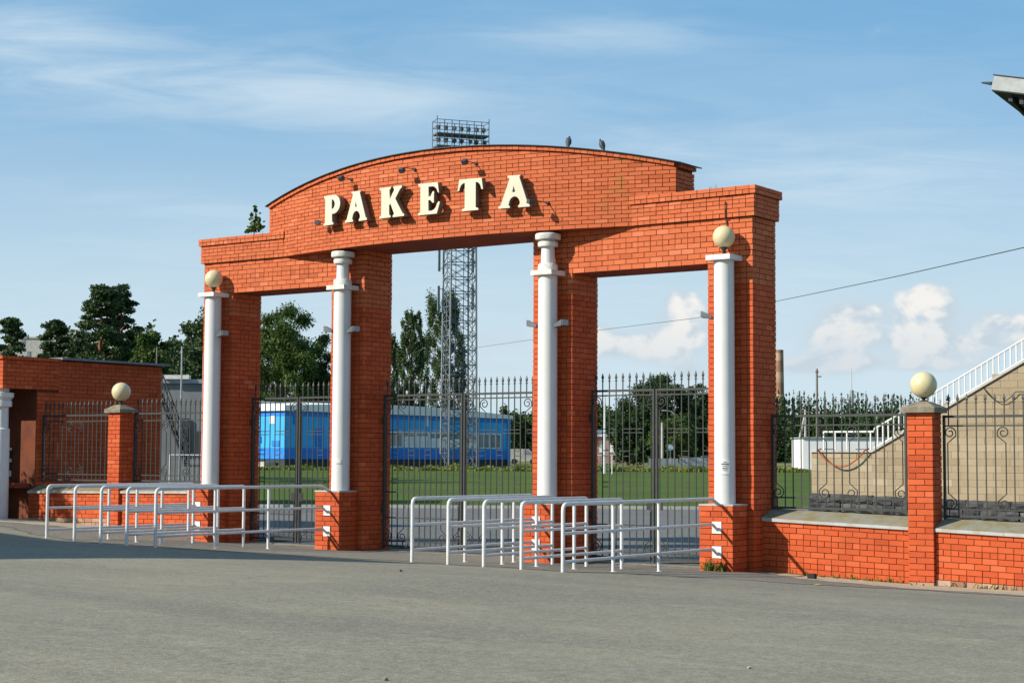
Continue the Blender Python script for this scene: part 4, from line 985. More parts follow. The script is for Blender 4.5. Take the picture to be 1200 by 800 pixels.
# ------------------------------------------------------------------ trees
def limb(m_, p, q, r0, r1, k=7, wob_=.06):
    p, q = np.array(p, float), np.array(q, float); L = np.linalg.norm(q-p); n = 5
    pts = [p+(q-p)*t_+np.array([rng.uniform(-1, 1), rng.uniform(-1, 1), 0])*wob_*L*math.sin(math.pi*t_)*.5 for t_ in np.linspace(0, 1, n)]
    m_.tube(pts, [r0+(r1-r0)*t_ for t_ in np.linspace(0, 1, n)], k)
def tree(kind, u, D, vtop, label, wpx, nl=9000, leaf=.34, group=None, name=None, vlow=None, matname=None, ground=None):
    """tree whose crown top shows at height vtop, wpx wide, at distance D"""
    b = flat(u, D); gz_ = g1(b[0], b[1]) if ground is None else ground; H = CAM[2]+(535.6-vtop)*D/FPX-gz_; R = wpx*D/FPX/2; off = (b[0], b[1], gz_)
    t_ = thing(name or kind+'_tree', off, label, 'tree', group); o = np.array(off); tr = MB(off); bl = []
    if kind == 'pine':
        lean = rng.uniform(-.04, .04)*H; top = o+np.array([lean, 0, H*.93])
        limb(tr, o-EZ*.3, top, .022*H*.9, .05, wob_=.03); c0 = .42 if vlow is None else vlow
        n = 46
        for i in range(n):
            f = c0+(.985-c0)*((i+.5)/n)**.85; g_ = (f-c0)/(1-c0); zc = H*f; prof = (.55+.45*math.sin(math.pi*min(1, g_*1.15+.12)))*(1 if g_ < .7 else max(.25, 1-((g_-.7)/.3)**1.6*.8)); rr = R*prof*rng.uniform(.30, 1.08); a = i*2.4+rng.uniform(-.5, .5)
            base = o+np.array([lean*f, 0, zc-.04*H]); tip = o+np.array([lean*f+math.cos(a)*rr*.85, math.sin(a)*rr*.85, zc+.02*H*rng.uniform(-1, 1)])
            if i % 2 == 0: limb(tr, base, tip, .05, .02, 5)
            s_ = R*rng.uniform(.15, .31); bl.append((*tip, s_*1.25, s_*1.25, s_*.55))
        bl.append((*(top), R*.32, R*.32, R*.22)); mt = matname or 'leaf_pine'; bk = 'pine_bark'
    elif kind == 'poplar':
        limb(tr, o-EZ*.3, o+EZ*H*.92, .02*H, .04, wob_=.02)
        for i in range(90):
            f = .08+.88*(i+rng.random())/90; a = i*2.4; rr = R*(.25+.85*math.sin(math.pi*min(1, (1-f)*.62+.12)))*rng.uniform(.35, .9)
            base = o+np.array([0, 0, H*max(.05, f-.16)]); tip = o+np.array([math.cos(a)*rr, math.sin(a)*rr, H*f]); limb(tr, base, tip, .06, .015, 5)
            s_ = R*rng.uniform(.14, .26); bl.append((*tip, s_, s_, s_*2.4))
        bl.append((*(o+EZ*H*.95), R*.12, R*.12, H*.05)); mt = matname or 'leaf_poplar'; bk = 'bark'
    elif kind == 'fir':
        limb(tr, o-EZ*.3, o+EZ*H*.98, .016*H, .03, wob_=.0)
        for i in range(70):
            f = .06+.93*(i/70); a = i*2.4; rr = R*(1-f)**.9*rng.uniform(.75, 1.05); tip = o+np.array([math.cos(a)*rr, math.sin(a)*rr, H*f-.12*rr])
            limb(tr, o+EZ*H*f, tip, .04, .01, 4)
            for q in (.35, .7, 1.0):
                c = o+EZ*H*f+(tip-o-EZ*H*f)*q; bl.append((*c, .16*R+.12*rr, .16*R+.12*rr, .12*R))
        mt = matname or 'leaf_pine'; bk = 'bark'
    else:
        ht = H*.30; limb(tr, o-EZ*.3, o+EZ*H*.6, .02*H, .07, wob_=.05)
        nb_ = 30
        for i in range(nb_):
            ph = math.acos(1-2*(i+.5)/nb_); a = i*2.4+rng.uniform(-.3, .3); rr = rng.uniform(.68, .98)
            c = o+np.array([math.sin(ph)*math.cos(a)*R*rr, math.sin(ph)*math.sin(a)*R*rr, H*.57+math.cos(ph)*H*.38*rr]); c[2] = min(c[2], o[2]+H*.93)
            if i % 2 == 0: limb(tr, o+EZ*H*rng.uniform(.3, .55), c, .08, .02, 5)
            s_ = R*rng.uniform(.22, .40); bl.append((*c, s_, s_, s_*.85))
        for _ in range(5): bl.append((o[0]+rng.uniform(-.4, .4)*R, o[1]+rng.uniform(-.4, .4)*R, o[2]+H*rng.uniform(.4, .75), R*.4, R*.4, H*.15))
        mt = matname or 'leaf_mid'; bk = 'bark'
    tr.obj('trunk', bk, t_, SM)
    C, a, b_, r = leaves_in(bl, int(nl*4.0), leaf*.36, shell=.5); cr = quads('crown', C, a, b_, r, mt, t_, off)
    return t_
GT = 'trees behind the stadium grounds'
tree('pine', 8, 112, 372, 'dark pine at the left edge behind the gatehouse roof', 58, 5000, .28, GT, vlow=.5)
tree('pine', 60, 112, 374, 'dark bushy pine before the pale block of flats, behind the gatehouse', 62, 6000, .28, GT, vlow=.5)
tree('pine', 90, 118, 392, 'low dark pine between the bushy pine and the tallest pine', 40, 4500, .28, GT, vlow=.5)
tree('pine', 114, 108, 334, 'tallest pine with an orange trunk, left of its twin', 76, 9500, .28, GT, vlow=.55)
tree('pine', 136, 110, 336, 'tall pine close on the right of the tallest pine', 60, 8500, .28, GT, vlow=.5)
tree('broadleaf', 174, 106, 371, 'broad green tree behind the right end of the gatehouse roof', 56, 8500, .28, GT, matname='leaf_mid')
tree('broadleaf', 203, 118, 386, 'thinner green tree between the gatehouse and the leftmost white column', 54, 6500, .28, GT, matname='leaf_pine')
tree('broadleaf', 238, 104, 347, 'tall dark tree half hidden by the leftmost white column', 76, 11000, .28, GT, matname='leaf_pine')
tree('broadleaf', 328, 205, 346, 'big leafy tree in the left opening above the blue building', 88, 14000, .42, GT)
tree('broadleaf', 372, 210, 384, 'dark leafy tree right of the big tree in the left opening', 60, 9000, .42, GT, matname='leaf_dark')
tree('broadleaf', 300, 215, 395, 'dark tree behind the leftmost brick pillar', 60, 7000, .42, GT, matname='leaf_dark')
tree('poplar', 481, 215, 361, 'dark poplar left of the lighting mast, in the wide opening', 44, 10000, .36, GT)
tree('poplar', 521, 235, 342, 'loose tall poplar behind the lighting mast', 62, 9500, .38, GT, matname='leaf_poplar')
tree('poplar', 455, 225, 392, 'poplar half hidden by the second brick pillar', 34, 5000, .36, GT)
tree('broadleaf', 772, 190, 433, 'rounded big tree in the right opening', 84, 13000, .36, GT, matname='leaf_dark')
tree('broadleaf', 815, 200, 443, 'dark tree on the right of the rounded tree, beside the rightmost pillar', 52, 8000, .36, GT, matname='leaf_dark')
tree('broadleaf', 790, 176, 486, 'low bright green tree before the rounded tree in the right opening', 60, 7000, .30, GT, matname='leaf_mid')
tree('broadleaf', 735, 195, 475, 'low dark tree left of the rounded tree in the right opening', 50, 6000, .34, GT, matname='leaf_dark')
# trees outside the frame, whose shade falls over the left of the forecourt
def shade_tree(kind, x, y, H, R, label, n, leaf):
    D = 30.0; p = np.array([x, y]); t_ = None
    # same builder, placed directly
    global flat
    f0 = flat; flat = lambda u, D_, zz=0.0: np.array([x, y, 0.0])
    vt = 535.6-(H-CAM[2]+g1(x, y))*FPX/D
    t_ = tree(kind, 0, D, vt, label, 2*R*FPX/D, n, leaf, 'trees left of the forecourt'); flat = f0
shade_tree('broadleaf', -23.6, -5.6, 5.6, 1.5, 'small leafy tree before the gatehouse, outside the left edge', 1500, .16)
# far wood
def wood(name, u0, u1, D, vt, n, wpx, leaf, matname, conif, per=380, depth=25):
    Cs, As, Bs, Rs = [], [], [], []
    for i in range(n):
        u = u0+(u1-u0)*(i+rng.random())/n; d = D+rng.uniform(0, depth); b = flat(u, d); z0 = g1(b[0], b[1])
        H = CAM[2]+(535.6-(vt(u)+rng.uniform(-7, 9)))*d/FPX-z0; R = wpx*d/FPX/2*rng.uniform(.7, 1.2)
        if conif: bl = [(b[0], b[1], z0+H*f, R*(1.05-f)*1.1, R*(1.05-f)*1.1, H*.09) for f in np.linspace(.06, .97, 9)]
        else: bl = [(b[0]+R*rng.uniform(-.6, .6), b[1]+R*rng.uniform(-.6, .6), z0+H*f, R*.6, R*.6, H*.16) for f in (.15, .25, .35, .45, .55, .65, .75, .84)]
        C, a, b_, r = leaves_in(bl, per, leaf, shell=.3); Cs.append(C); As.append(a); Bs.append(b_); Rs.append(r)
    return quads(name, np.concatenate(Cs), np.concatenate(As), np.concatenate(Bs), np.concatenate(Rs), matname, None, tuple(flat((u0+u1)/2, D)), 'stuff')
tag(wood('forest', 830, 1230, 330, lambda u: 463+max(0, (u-1000))*.06, 190, 17, .26, 'forest_leaf', True, 1300, 45), 'dark far-off conifer wood behind the stadium, right of the gateway', 'forest')
tag(wood('woodland', 840, 1230, 345, lambda u: 480, 70, 26, .34, 'forest_leaf', False, 1100, 20), 'lower leafy edge of the far wood, right of the gateway', 'woodland')
tag(wood('woodland', 585, 850, 290, lambda u: 474 if u > 640 else 476, 70, 24, .30, 'forest_leaf', False, 1300), 'far green wood behind the field in the wide and right openings', 'woodland')
tag(wood('woodland', 78, 250, 150, lambda u: 384-8*math.sin(u*.09), 26, 26, .24, 'leaf_dark', False, 1500, 20), 'dense dark green wood between the pines and the leftmost white column', 'woodland')
tag(wood('woodland', -40, 480, 260, lambda u: 440-10*math.sin(u*.05), 70, 30, .45, 'forest_leaf', False, 700), 'far dark wood behind the gatehouse and the blue building', 'woodland')
tag(wood('woodland', 722, 850, 182, lambda u: 486-6*math.sin(u*.12), 22, 26, .22, 'leaf_dark', False, 1500, 14), 'low dark leafy undergrowth below the rounded tree in the right opening', 'woodland')
# weeds and rough grass along the far edge of the field
n = 16000; la = nrg.uniform(-34, 40, n); dp = nrg.uniform(146, 156, n); dp = np.where(nrg.random(n) < .4, nrg.uniform(144.5, 147, n), dp); xw, yw = dframe(la, dp)
hgt = nrg.uniform(.05, .20, n)*(1+.8*(np.sin(la*.9)+np.sin(la*2.3))*.3); zw = gz(xw, yw)-.1
C = np.stack([xw, yw, zw+hgt], 1); ang = nrg.uniform(0, 6.28, n); a = np.stack([np.cos(ang), np.sin(ang), np.zeros(n)], 1)*nrg.uniform(.05, .16, n)[:, None]
b = np.stack([np.zeros(n), np.zeros(n), hgt], 1)+nrg.normal(size=(n, 3))*.04
o = quads('weeds', C, a, b, np.clip(.5+.25*nrg.normal(size=n), 0, 1), 'weed', None, tuple(flat(600, 150)), 'stuff'); tag(o, 'yellow green strip of weeds along the far edge of the field', 'weeds')

# ------------------------------------------------------------------ buildings behind
def vert(u, v, D): return at(u, v, D)
# house across the forecourt, outside the picture: its roof edge shades the left of the ground
hz_ = .4; hb = [(-11.5, -16.1), (-40, -16.1), (-40, -25.1), (-22.3, -25.1)]; ho = np.array([-28.0, -20.5, hz_])
HB_ = thing('street_house', ho, 'flat roofed house left of the forecourt, outside the picture, shading the ground', 'building')
MB(ho).prism([(x, y, hz_-.4) for x, y in hb], (0, 0, 8.1)).obj('wall', 'plaster_pale', HB_)
MB(ho).prism([(x+.25*math.copysign(1, x+25), y+.25*math.copysign(1, y+20.5), hz_+7.71) for x, y in hb], (0, 0, .18)).obj('roof', 'roof_felt', HB_)
for k_ in range(8):
    for zz in (1.2, 4.6):
        f_ = MB(ho).box((-38.5+k_*3.2, -16.1, hz_+zz), (-37.1+k_*3.2, -16.02, hz_+zz+1.6)).obj('window', 'white_wall', HB_)
        MB(ho).box((-38.4+k_*3.2, -16.02, hz_+zz+.1), (-37.2+k_*3.2, -16.0, hz_+zz+1.5)).obj('pane', 'glass', f_)
# blue sports hall: front along +Y at constant X, end wall faces the gate
c0 = flat(334, 150); bz = 1.0; BX, BY = c0[0], c0[1]; BL_, BHt = 34.5, 7.0; bo = np.array([BX, BY, bz])
BH = thing('sports_hall', bo, 'long bright blue hall with white roof band and a row of windows, across the field', 'building')
MB(bo).box((BX-16, BY, bz+.75), (BX, BY+BL_, bz+5.05)).obj('wall', 'blue_wall', BH)
MB(bo).box((BX-15.95, BY+.05, bz-.6), (BX-.05, BY+BL_-.05, bz+.76)).obj('base', 'plinth_dark', BH)
MB(bo).box((BX-16.05, BY-.05, bz+.75), (BX+.05, BY+BL_+.05, bz+1.75)).obj('lower_band', 'blue_dark', BH)
MB(bo).box((BX-16.04, BY-.04, bz+4.62), (BX+.04, BY+BL_+.04, bz+5.06)).obj('upper_band', 'blue_dark', BH)
# shallow curved white roof
rf = MB(bo); vs = []; nn = 24
for i in range(nn+1):
    q = i/nn; y = BY-.3+(BL_+.6)*q; h_ = 5.06+.35+.55*math.sin(math.pi*min(1, max(0, (q*.92+.08))))
    vs += [(BX-16.3, y, bz+5.06), (BX+.3, y, bz+5.06), (BX+.3, y, bz+h_), (BX-16.3, y, bz+h_+.6)]
fs = [[0, 1, 2, 3], [nn*4+j for j in (3, 2, 1, 0)]]
for i in range(nn):
    for j in range(4): fs.append([i*4+j, i*4+4+j, i*4+4+(j+1) % 4, i*4+(j+1) % 4])
rf.add(vs, fs).obj('roof', 'white_wall', BH)
for k_ in range(12):      # shallow vertical sheet joints on the long side
    y = BY+2+k_*2.75
    MB(bo).box((BX, y-.03, bz+1.76), (BX+.025, y+.03, bz+4.61)).obj('sheet_joint', 'blue_dark', BH)
yw0 = BY+12.5; nw = 10
for k_ in range(nw):
    y = yw0+k_*2.05; wf = MB(bo)
    for a_, b_, z0, z1 in ((0, 1.95, 1.9, 2.0), (0, 1.95, 3.35, 3.45), (0, .1, 2.0, 3.35), (1.85, 1.95, 2.0, 3.35), (.9, 1.0, 2.0, 3.35)):
        wf.box((BX+.0, y+a_, bz+z0), (BX+.07, y+b_, bz+z1))
    wo_ = wf.obj('window', 'white_wall', BH)
    MB(bo).box((BX+.0, y+.1, bz+2.0), (BX+.03, y+1.85, bz+3.35)).obj('pane', 'glass', wo_)
    if 2 <= k_ <= 7: MB(bo).box((BX+.031, y+.15, bz+2.0), (BX+.045, y+1.8, bz+2.0+rng.uniform(.7, 1.1))).obj('blind', 'curtain', wo_)
for (y, z, w_, h_, mk) in ((BY+1.0, 3.9, 1.0, .9, 'blue_dark'), (BY+8.2, 3.2, 1.4, .8, 'blue_dark'), (BY+4.0, 1.9, .8, 1.6, 'blue_dark'), (BY+6.5, 2.1, .5, .6, 'blue_dark'), (BY+11.0, 2.1, .6, .6, 'blue_dark'), (BY+10.3, 2.9, .45, .75, 'white_wall'), (BY+20.3, 4.0, .25, 1.6, 'white_wall')):
    MB(bo).box((BX+.0, y, bz+z), (BX+.06, y+w_, bz+z+h_)).obj('wall_panel', mk, BH)
for (x, z, w_, h_, mk) in ((BX-1.9, 3.9, .6, .7, 'white_wall'), (BX-3.4, 2.2, .5, .6, 'blue_dark'), (BX-1.6, 1.9, .9, .5, 'blue_dark')):
    MB(bo).box((x, BY-.06, bz+z), (x+w_, BY-.0, bz+z+h_)).obj('wall_panel', mk, BH)
MB(bo).tube([(BX+.15, BY+BL_-.25, bz-.3), (BX+.15, BY+BL_-.25, bz+5.0)], .16, 10).obj('corner_post', 'blue_wall', BH)
MB(bo).box((BX-2.2, BY-1.6, bz-.5), (BX-1.0, BY-.07, bz+.5)).obj('entrance_steps', 'pale_block', BH)

# lighting mast
mD = 158.0; mb0 = flat(526, mD); mz = g1(mb0[0], mb0[1]); mo = np.array([mb0[0], mb0[1], mz]); RH = _R/np.linalg.norm(_R); FH = np.array([math.sin(YAW), math.cos(YAW), 0])
th = math.radians(19); e1 = RH*math.cos(th)+FH*math.sin(th); e2 = -RH*math.sin(th)+FH*math.cos(th); S0, S1 = 2.75, 2.35; ZT_ = 30.6
LM = thing('lighting_mast', mo, 'tall grey lattice floodlight mast with two rows of lamps at its top', 'mast')
cen = mo+(e1+e2)*S0/2
def corner(a, b, z): s_ = (S0+(S1-S0)*z/ZT_)/2; return cen+e1*a*s_+e2*b*s_+EZ*z
cs_ = [(-1, -1), (1, -1), (1, 1), (-1, 1)]
for a, b in cs_: MB(mo).tube([corner(a, b, -.5), corner(a, b, ZT_)], .10, 6).obj('leg', 'mast_leg', LM)
br = MB(mo); nlv = 22
for i in range(nlv):
    z0, z1 = ZT_*i/nlv, ZT_*(i+1)/nlv
    for (p, q) in zip(cs_, cs_[1:]+cs_[:1]):
        A0, B0, A1, B1 = corner(*p, z0), corner(*q, z0), corner(*p, z1), corner(*q, z1)
        br.tube([A1, B1], .055, 4, False); br.tube([A0, B1], .04, 4, False); br.tube([B0, A1], .04, 4, False)
        br.tube([(A0+B0)/2, (A1+B1)/2], .035, 4, False)
br.obj('bracing', 'mast_steel', LM)
zs_ = [29.2, 30.75, 31.95]
def pf(a, d, z): return cen+e1*a+e2*d+EZ*z
PLn, PDp = 2.6, .8
for z in zs_[1:]:
    MB(mo).obox(pf(0, 0, z-.12), (e1, e2, EZ), (2*PLn, 2*PDp, .14)).obj('walkway', 'mast_steel', LM)
fr_ = MB(mo)
for a in np.linspace(-PLn, PLn, 8):
    for d in (-PDp, PDp): fr_.tube([pf(a, d, zs_[0]), pf(a, d, 33.15)], .04, 4)
for z in (29.9, 31.35, 32.5, 33.15):
    for d in (-PDp, PDp): fr_.tube([pf(-PLn, d, z), pf(PLn, d, z)], .035, 4)
    for a in (-PLn, PLn): fr_.tube([pf(a, -PDp, z), pf(a, PDp, z)], .035, 4)
for a in (-PLn, PLn): fr_.tube([pf(a, -PDp, 33.1), pf(a, -PDp, 33.5)], .05, 4)
fr_.obj('lamp_frame', 'mast_steel', LM)
lmesh = MB().lathe([(.08, -.18), (.18, -.10), (.23, .05), (.25, .14), (.23, .15)], (0, 0, 0), 14).mesh('lamp', 'lamp_metal', SM)
for z in (31.25, 32.45):
    for a in np.linspace(-PLn+.35, PLn-.3, 7):
        o = bpy.data.objects.new('lamp', lmesh); link(o, LM); p = pf(a+rng.uniform(-.1, .1), -PDp*.5, z)-mo
        o.matrix_local = Matrix.Translation(Vector(p)) @ Vector((rng.uniform(-.7, .3), -1+rng.uniform(-.2, .2), -.35)).to_track_quat('Z', 'Y').to_matrix().to_4x4()
for a, b, z in ((-1, 1, 20.0), (1, 1, 20.0), (-1, 1, 16.2), (1, 1, 16.4)):
    p = corner(a, b, z)+e1*a*.45
    MB(mo).obox(p, (e1, e2, EZ), (.22, .18, 2.4)).obj('antenna', 'mast_leg', LM)
    br2 = MB(mo)
    for dz in (-.9, .9): br2.tube([corner(a, b, z+dz), p+EZ*dz], .04, 4)
    br2.obj('antenna_arm', 'mast_steel', LM)

# grey service building with outside stairs, seen past the gatehouse
gb = flat(188, 66); gzv = g1(gb[0], gb[1]); go = np.array([gb[0], gb[1], gzv])
SB = thing('service_building', go, 'grey service building with a steel outside stair, behind the left railing', 'building')
gt = CAM[2]+(535.6-450)*66/FPX-gzv
MB(go).obox(go-RH*.4+FH*2.0+EZ*gt/2, (RH, FH, EZ), (6.4, 3.8, gt)).obj('wall', 'grey_wall', SB)
MB(go).obox(go-RH*.4+FH*2.0+EZ*(gt+.06), (RH, FH, EZ), (6.7, 4.1, .16)).obj('roof', 'galv', SB)
MB(go).obox(go+RH*.6+FH*.02+EZ*(gt+.22), (RH, FH, EZ), (1.0, .4, .16)).obj('roof_vent', 'white_rough', SB)
for dx, w_, z0, z1 in ((.9, .35, 2.0, 3.4), (1.5, .28, 1.9, 2.9)):
    MB(go).obox(go+RH*dx+FH*.05+EZ*(z0+z1)/2, (RH, FH, EZ), (w_, .12, z1-z0)).obj('pipe_cover', 'underside', SB)
st_ = MB(go); p0 = go+RH*.15-FH*.7+EZ*(gt-.45); p1 = go+RH*1.25-FH*.7+EZ*1.55
for d in (0, .65): st_.tube([p0-FH*d, p1-FH*d], .05, 4)
for d in (0, .65):
    st_.tube([p0-FH*d+EZ*.8, p1-FH*d+EZ*.8], .025, 4)
    for q in np.linspace(0, 1, 6): st_.tube([p0+(p1-p0)*q-FH*d, p0+(p1-p0)*q-FH*d+EZ*.8], .018, 4)
st_.obj('stair_rail', 'underside', SB)
for q in np.linspace(.04, .96, 10): MB(go).obox(p0+(p1-p0)*q-FH*.32, (RH, FH, EZ), (.16, .6, .03)).obj('step', 'underside', SB)
MB(go).obox(p1+RH*.5-FH*.3, (RH, FH, EZ), (1.1, .9, .08)).obj('landing', 'underside', SB)
MB(go).obox(go+RH*1.1-FH*.6+EZ*.75, (RH, FH, EZ), (.10, .10, 1.5)).obj('landing_post', 'steel_grey', SB)
q = go-FH*1.6+RH*.30
o = MB(q).obox(q+EZ*.42, (RH, FH, EZ), (.62, .8, .75)).obox(q+EZ*.82, (RH, FH, EZ), (.68, .86, .05)).obj('bin', 'blue_skip'); tag(o, 'dark blue bin beside the grey service building, behind the left railing', 'bin')
wf0 = flat(199, 58); wz = g1(wf0[0], wf0[1]); wo0 = np.array([wf0[0], wf0[1], wz]); WF = thing('barrier_fence', wo0, 'low white framed mesh fence before the grey service building', 'fence')
fm = MB(wo0); zt_ = CAM[2]+(535.6-534.5)*58/FPX-wz
fm.tube([wo0, wo0+EZ*zt_, wo0+RH*2.2+EZ*zt_, wo0+RH*2.2], .028, 6); fm.obj('frame', 'white_paint', WF)
mm = MB(wo0)
for i in range(1, 14): mm.tube([wo0+RH*2.2*i/14, wo0+RH*2.2*i/14+EZ*zt_], .006, 4)
for i in range(1, 8): mm.tube([wo0+EZ*zt_*i/8, wo0+RH*2.2+EZ*zt_*i/8], .006, 4)
mm.obj('mesh_infill', 'galv', WF)
def pole(name, u, D, vt, r0, r1, mk, label, cat='pole', extra=None, vb=None):
    b = flat(u, D); z = g1(b[0], b[1]); H = CAM[2]+(535.6-vt)*D/FPX-z; off = np.array([b[0], b[1], z]); t_ = thing(name, off, label, cat)
    MB(off).tube([off-EZ*.3, off+EZ*H], [r0, r1], 8).obj('shaft', mk, t_)
    if extra: extra(t_, off, H)
    return t_
pole('flagpole', 211, 62, 407, .045, .03, 'galv', 'thin grey pole standing before the grey service building')
pole('flagpole', 236.5, 60, 414, .045, .03, 'galv', 'thin grey pole beside the leftmost white column, behind the railing')
pole('flagpole', 181.5, 74, 408, .05, .035, 'wood_pole', 'thin pole rising behind the gatehouse roof')

# block of flats far left
ab0 = flat(48, 260); azv = g1(ab0[0], ab0[1]); ao = np.array([ab0[0], ab0[1], azv]); AB = thing('apartment_building', ao, 'pale concrete block of flats behind the pines at the far left', 'building')
def ah(v): return CAM[2]+(535.6-v)*260/FPX-azv
MB(ao).obox(ao-RH*1.4+EZ*ah(400)/2, (RH, FH, EZ), (4.2, 6, ah(400))).obj('wall', 'pale_block', AB)
MB(ao).obox(ao+RH*3.6+FH*1+EZ*ah(389)/2, (RH, FH, EZ), (5.6, 6, ah(389))).obj('tower', 'pale_block', AB)
for k_ in range(5): MB(ao).obox(ao-RH*2.3+RH*(k_ % 2)*.9-FH*3.02+EZ*(ah(405)-1.8*k_), (RH, FH, EZ), (.5, .08, .9)).obj('window', 'glass', AB)
MB(ao).obox(ao-RH*1.4+EZ*(ah(400)+.1), (RH, FH, EZ), (4.5, 6.3, .25)).obj('roof_edge', 'concrete', AB)

# ------------------------------------------------------------------ grandstand on the right
gD = 50.0; L0 = at(951, 576, gD); gyy = L0[1]; GSo = np.array([L0[0], gyy, 0.0])
GS = thing('grandstand', GSo, 'sandy block side wall of the grandstand with a stair railing climbing to the right', 'grandstand')
def gx_(u): d = F_*FPX+R_*(u-600)-U_*(530-400); t0 = (gyy-CAM[1])/d[1]; return CAM[0]+d[0]*t0
def gpt(u, v): d = F_*FPX+R_*(u-600)-U_*(v-400); return CAM+d*((gyy-CAM[1])/d[1])
A, Bp, Cp = gpt(951, 528.3), gpt(1022.5, 529.5), gpt(1200, 424.6)
slope = (Cp[2]-Bp[2])/(Cp[0]-Bp[0]); xL, xK = A[0], Bp[0]; zl_ = (A[2]+Bp[2])/2; xR = Cp[0]+9
def gtop(x): return zl_ if x < xK else zl_+slope*(x-xK)
rb = gpt(1000, 577)[2]; rb2 = gpt(1200, 588)[2]
wl = MB(GSo).prism([(xL+.02, gyy+.02, -.5), (xR, gyy+.02, -.5), (xR, gyy+.02, gtop(xR)-.03), (xK, gyy+.02, zl_-.03), (xL+.02, gyy+.02, zl_-.03)], (0, 6.0, 0)).obj('wall', 'mortar_pale', GS)
SBk = Bricks(GS, GSo); H_, L_ = .187, .48; r = 0; z = rb2+.01
while z < gtop(xR):
    x = xL-(.24 if r % 2 else 0)
    while x < xR:
        x0, x1 = max(x, xL), min(x+L_-.012, xR)
        if x1-x0 > .05:
            Q = clip_top([(x0, z), (x1, z), (x1, z+H_), (x0, z+H_)], lambda q: gtop(q)-.02)
            Q = [p for p in Q]
            if len(Q) >= 3 and max(p[1] for p in Q) > rb-.15:
                c = ((x0+x1)/2, gyy+.06, z+H_/2); full = len(Q) == 4 and Q[2][1] > z+H_-1e-6 and Q[3][1] > z+H_-1e-6
                SBk.brick(c, (EX, EY, EZ), (x1-x0+.006, .12, H_+.004), wl, 'block', None if full else [np.array([a_, gyy, b_]) for a_, b_ in Q])
        x += L_
    z += H_+.010; r += 1
SBk.finish(300, 'block', 'blockwork', .004)
RKb = Bricks(GS, GSo)
for row in range(4):
    x = xL-.05
    while x < xR:
        w_ = rng.choice((.34, .42, .50, .60)); zz = (rb+(rb2-rb)*(x-xL)/(Cp[0]-xL))-.02-.26*(row+1)
        RKb.brick((x+w_/2, gyy-.02-rng.uniform(0, .05), zz+.125), (EX, EY, EZ), (w_-.015, .2, .245), wl, 'rock'); x += w_
RKb.finish(300, 'rock', 'rockwork', .02)
# stone coping along the slope, then railing
cpm = MB(GSo); 
for (a_, b_) in (((xL-.05, zl_), (xK, zl_)), ((xK, zl_), (xR, gtop(xR)))):
    cpm.prism([(a_[0], gyy-.06, a_[1]-.02), (b_[0], gyy-.06, b_[1]-.02), (b_[0], gyy-.06, b_[1]+.05), (a_[0], gyy-.06, a_[1]+.05)], (0, .5, 0))
cpm.obj('coping', 'concrete', GS)
rl = MB(GSo); rh = .66
rl.tube([(xL+.35, gyy+.1, zl_+.58), (xK, gyy+.1, zl_+.58), (xK+.02, gyy+.1, zl_+rh), (xR, gyy+.1, gtop(xR)+rh)], .03, 6); rl.tube([(xK, gyy+.1, zl_+.1), (xR, gyy+.1, gtop(xR)+.1)], .024, 6)
rail = rl.obj('stair_railing', 'rail_paint', GS)
bmx = MB().box((-.018, -.018, .0), (.018, .018, rh)).mesh('baluster', 'rail_paint')
xx = xK+.12
while xx < xR:
    o = bpy.data.objects.new('baluster', bmx); link(o, rail); o.location = Vector((xx, gyy+.1, gtop(xx)+.02))-Vector(GSo); xx += .165
for xx in np.linspace(xL+.35, xK-.1, 5):
    o = bpy.data.objects.new('post', bmx); link(o, rail); o.location = Vector((xx, gyy+.1, zl_-.06))-Vector(GSo)
for s_ in range(26):     # concrete steps behind the railing
    x0 = xK+s_*.5; MB(GSo).box((x0, gyy+.62, zl_-.4), (x0+.52, gyy+5.9, gtop(x0)+.03)).obj('step', 'concrete', GS)
# canopy edge: fascia, soffit and its steel post beyond the picture
cD = 62.0; F0, F1, F2 = at(1161.5, 105.5, cD), at(1165.5, 88.5, cD), at(1205, 92.5, cD*1.01)
cin = EY.copy(); d2 = F_*FPX+R_*(1205-600)-U_*(93-400); F2 = CAM+d2*((F1[1]-CAM[1])/d2[1])
cx = EX.copy(); ca = (F2-F1)/np.linalg.norm(F2-F1); fh = F1-F0
RFt = MB(GSo)
Lc = 14.0
MB(GSo).prism([F0, F0+ca*Lc, F0+ca*Lc+fh, F1], cin*.12).obj('canopy_fascia', 'roof_panel', GS)
MB(GSo).prism([F0-EZ*.03+ca*.02, F0+ca*Lc-EZ*.03, F0+ca*Lc+cin*9-EZ*1.0, F0+ca*.3+cin*9-EZ*1.0], EZ*.05).obj('canopy_soffit', 'underside', GS)
MB(GSo).prism([F1-ca*.05-cin*.04+EZ*.002, F1+ca*Lc-cin*.04+EZ*.002, F1+ca*Lc+cin*9+EZ*.002, F1+cin*9+EZ*.002], EZ*.035).obj('canopy_sheet', 'underside', GS)
MB(GSo).prism([F0+(F1-F0)*.05+cin*.13+ca*.02, F1-EZ*.05+cin*.13+ca*.02, F1-EZ*.05+cin*.8+ca*.02, F0+cin*.8+ca*.02], ca*.05).obj('canopy_end', 'steel_grey', GS)
for k_ in range(7):
    p = F0+ca*(.55+k_*.42)+cin*.3-EZ*(.05); MB(GSo).prism([p, p+ca*.16, p+ca*.16+cin*6-EZ*1.0, p+cin*6-EZ*1.0], -EZ*(.25+.05*k_)).obj('canopy_rafter', 'underside', GS)
MB(GSo).tube([F0+(F1-F0)*.45-cx*.05, F0+(F1-F0)*.5-cx*.42+EZ*.05], [.07, .03], 8).obj('canopy_spout', 'underside', GS)
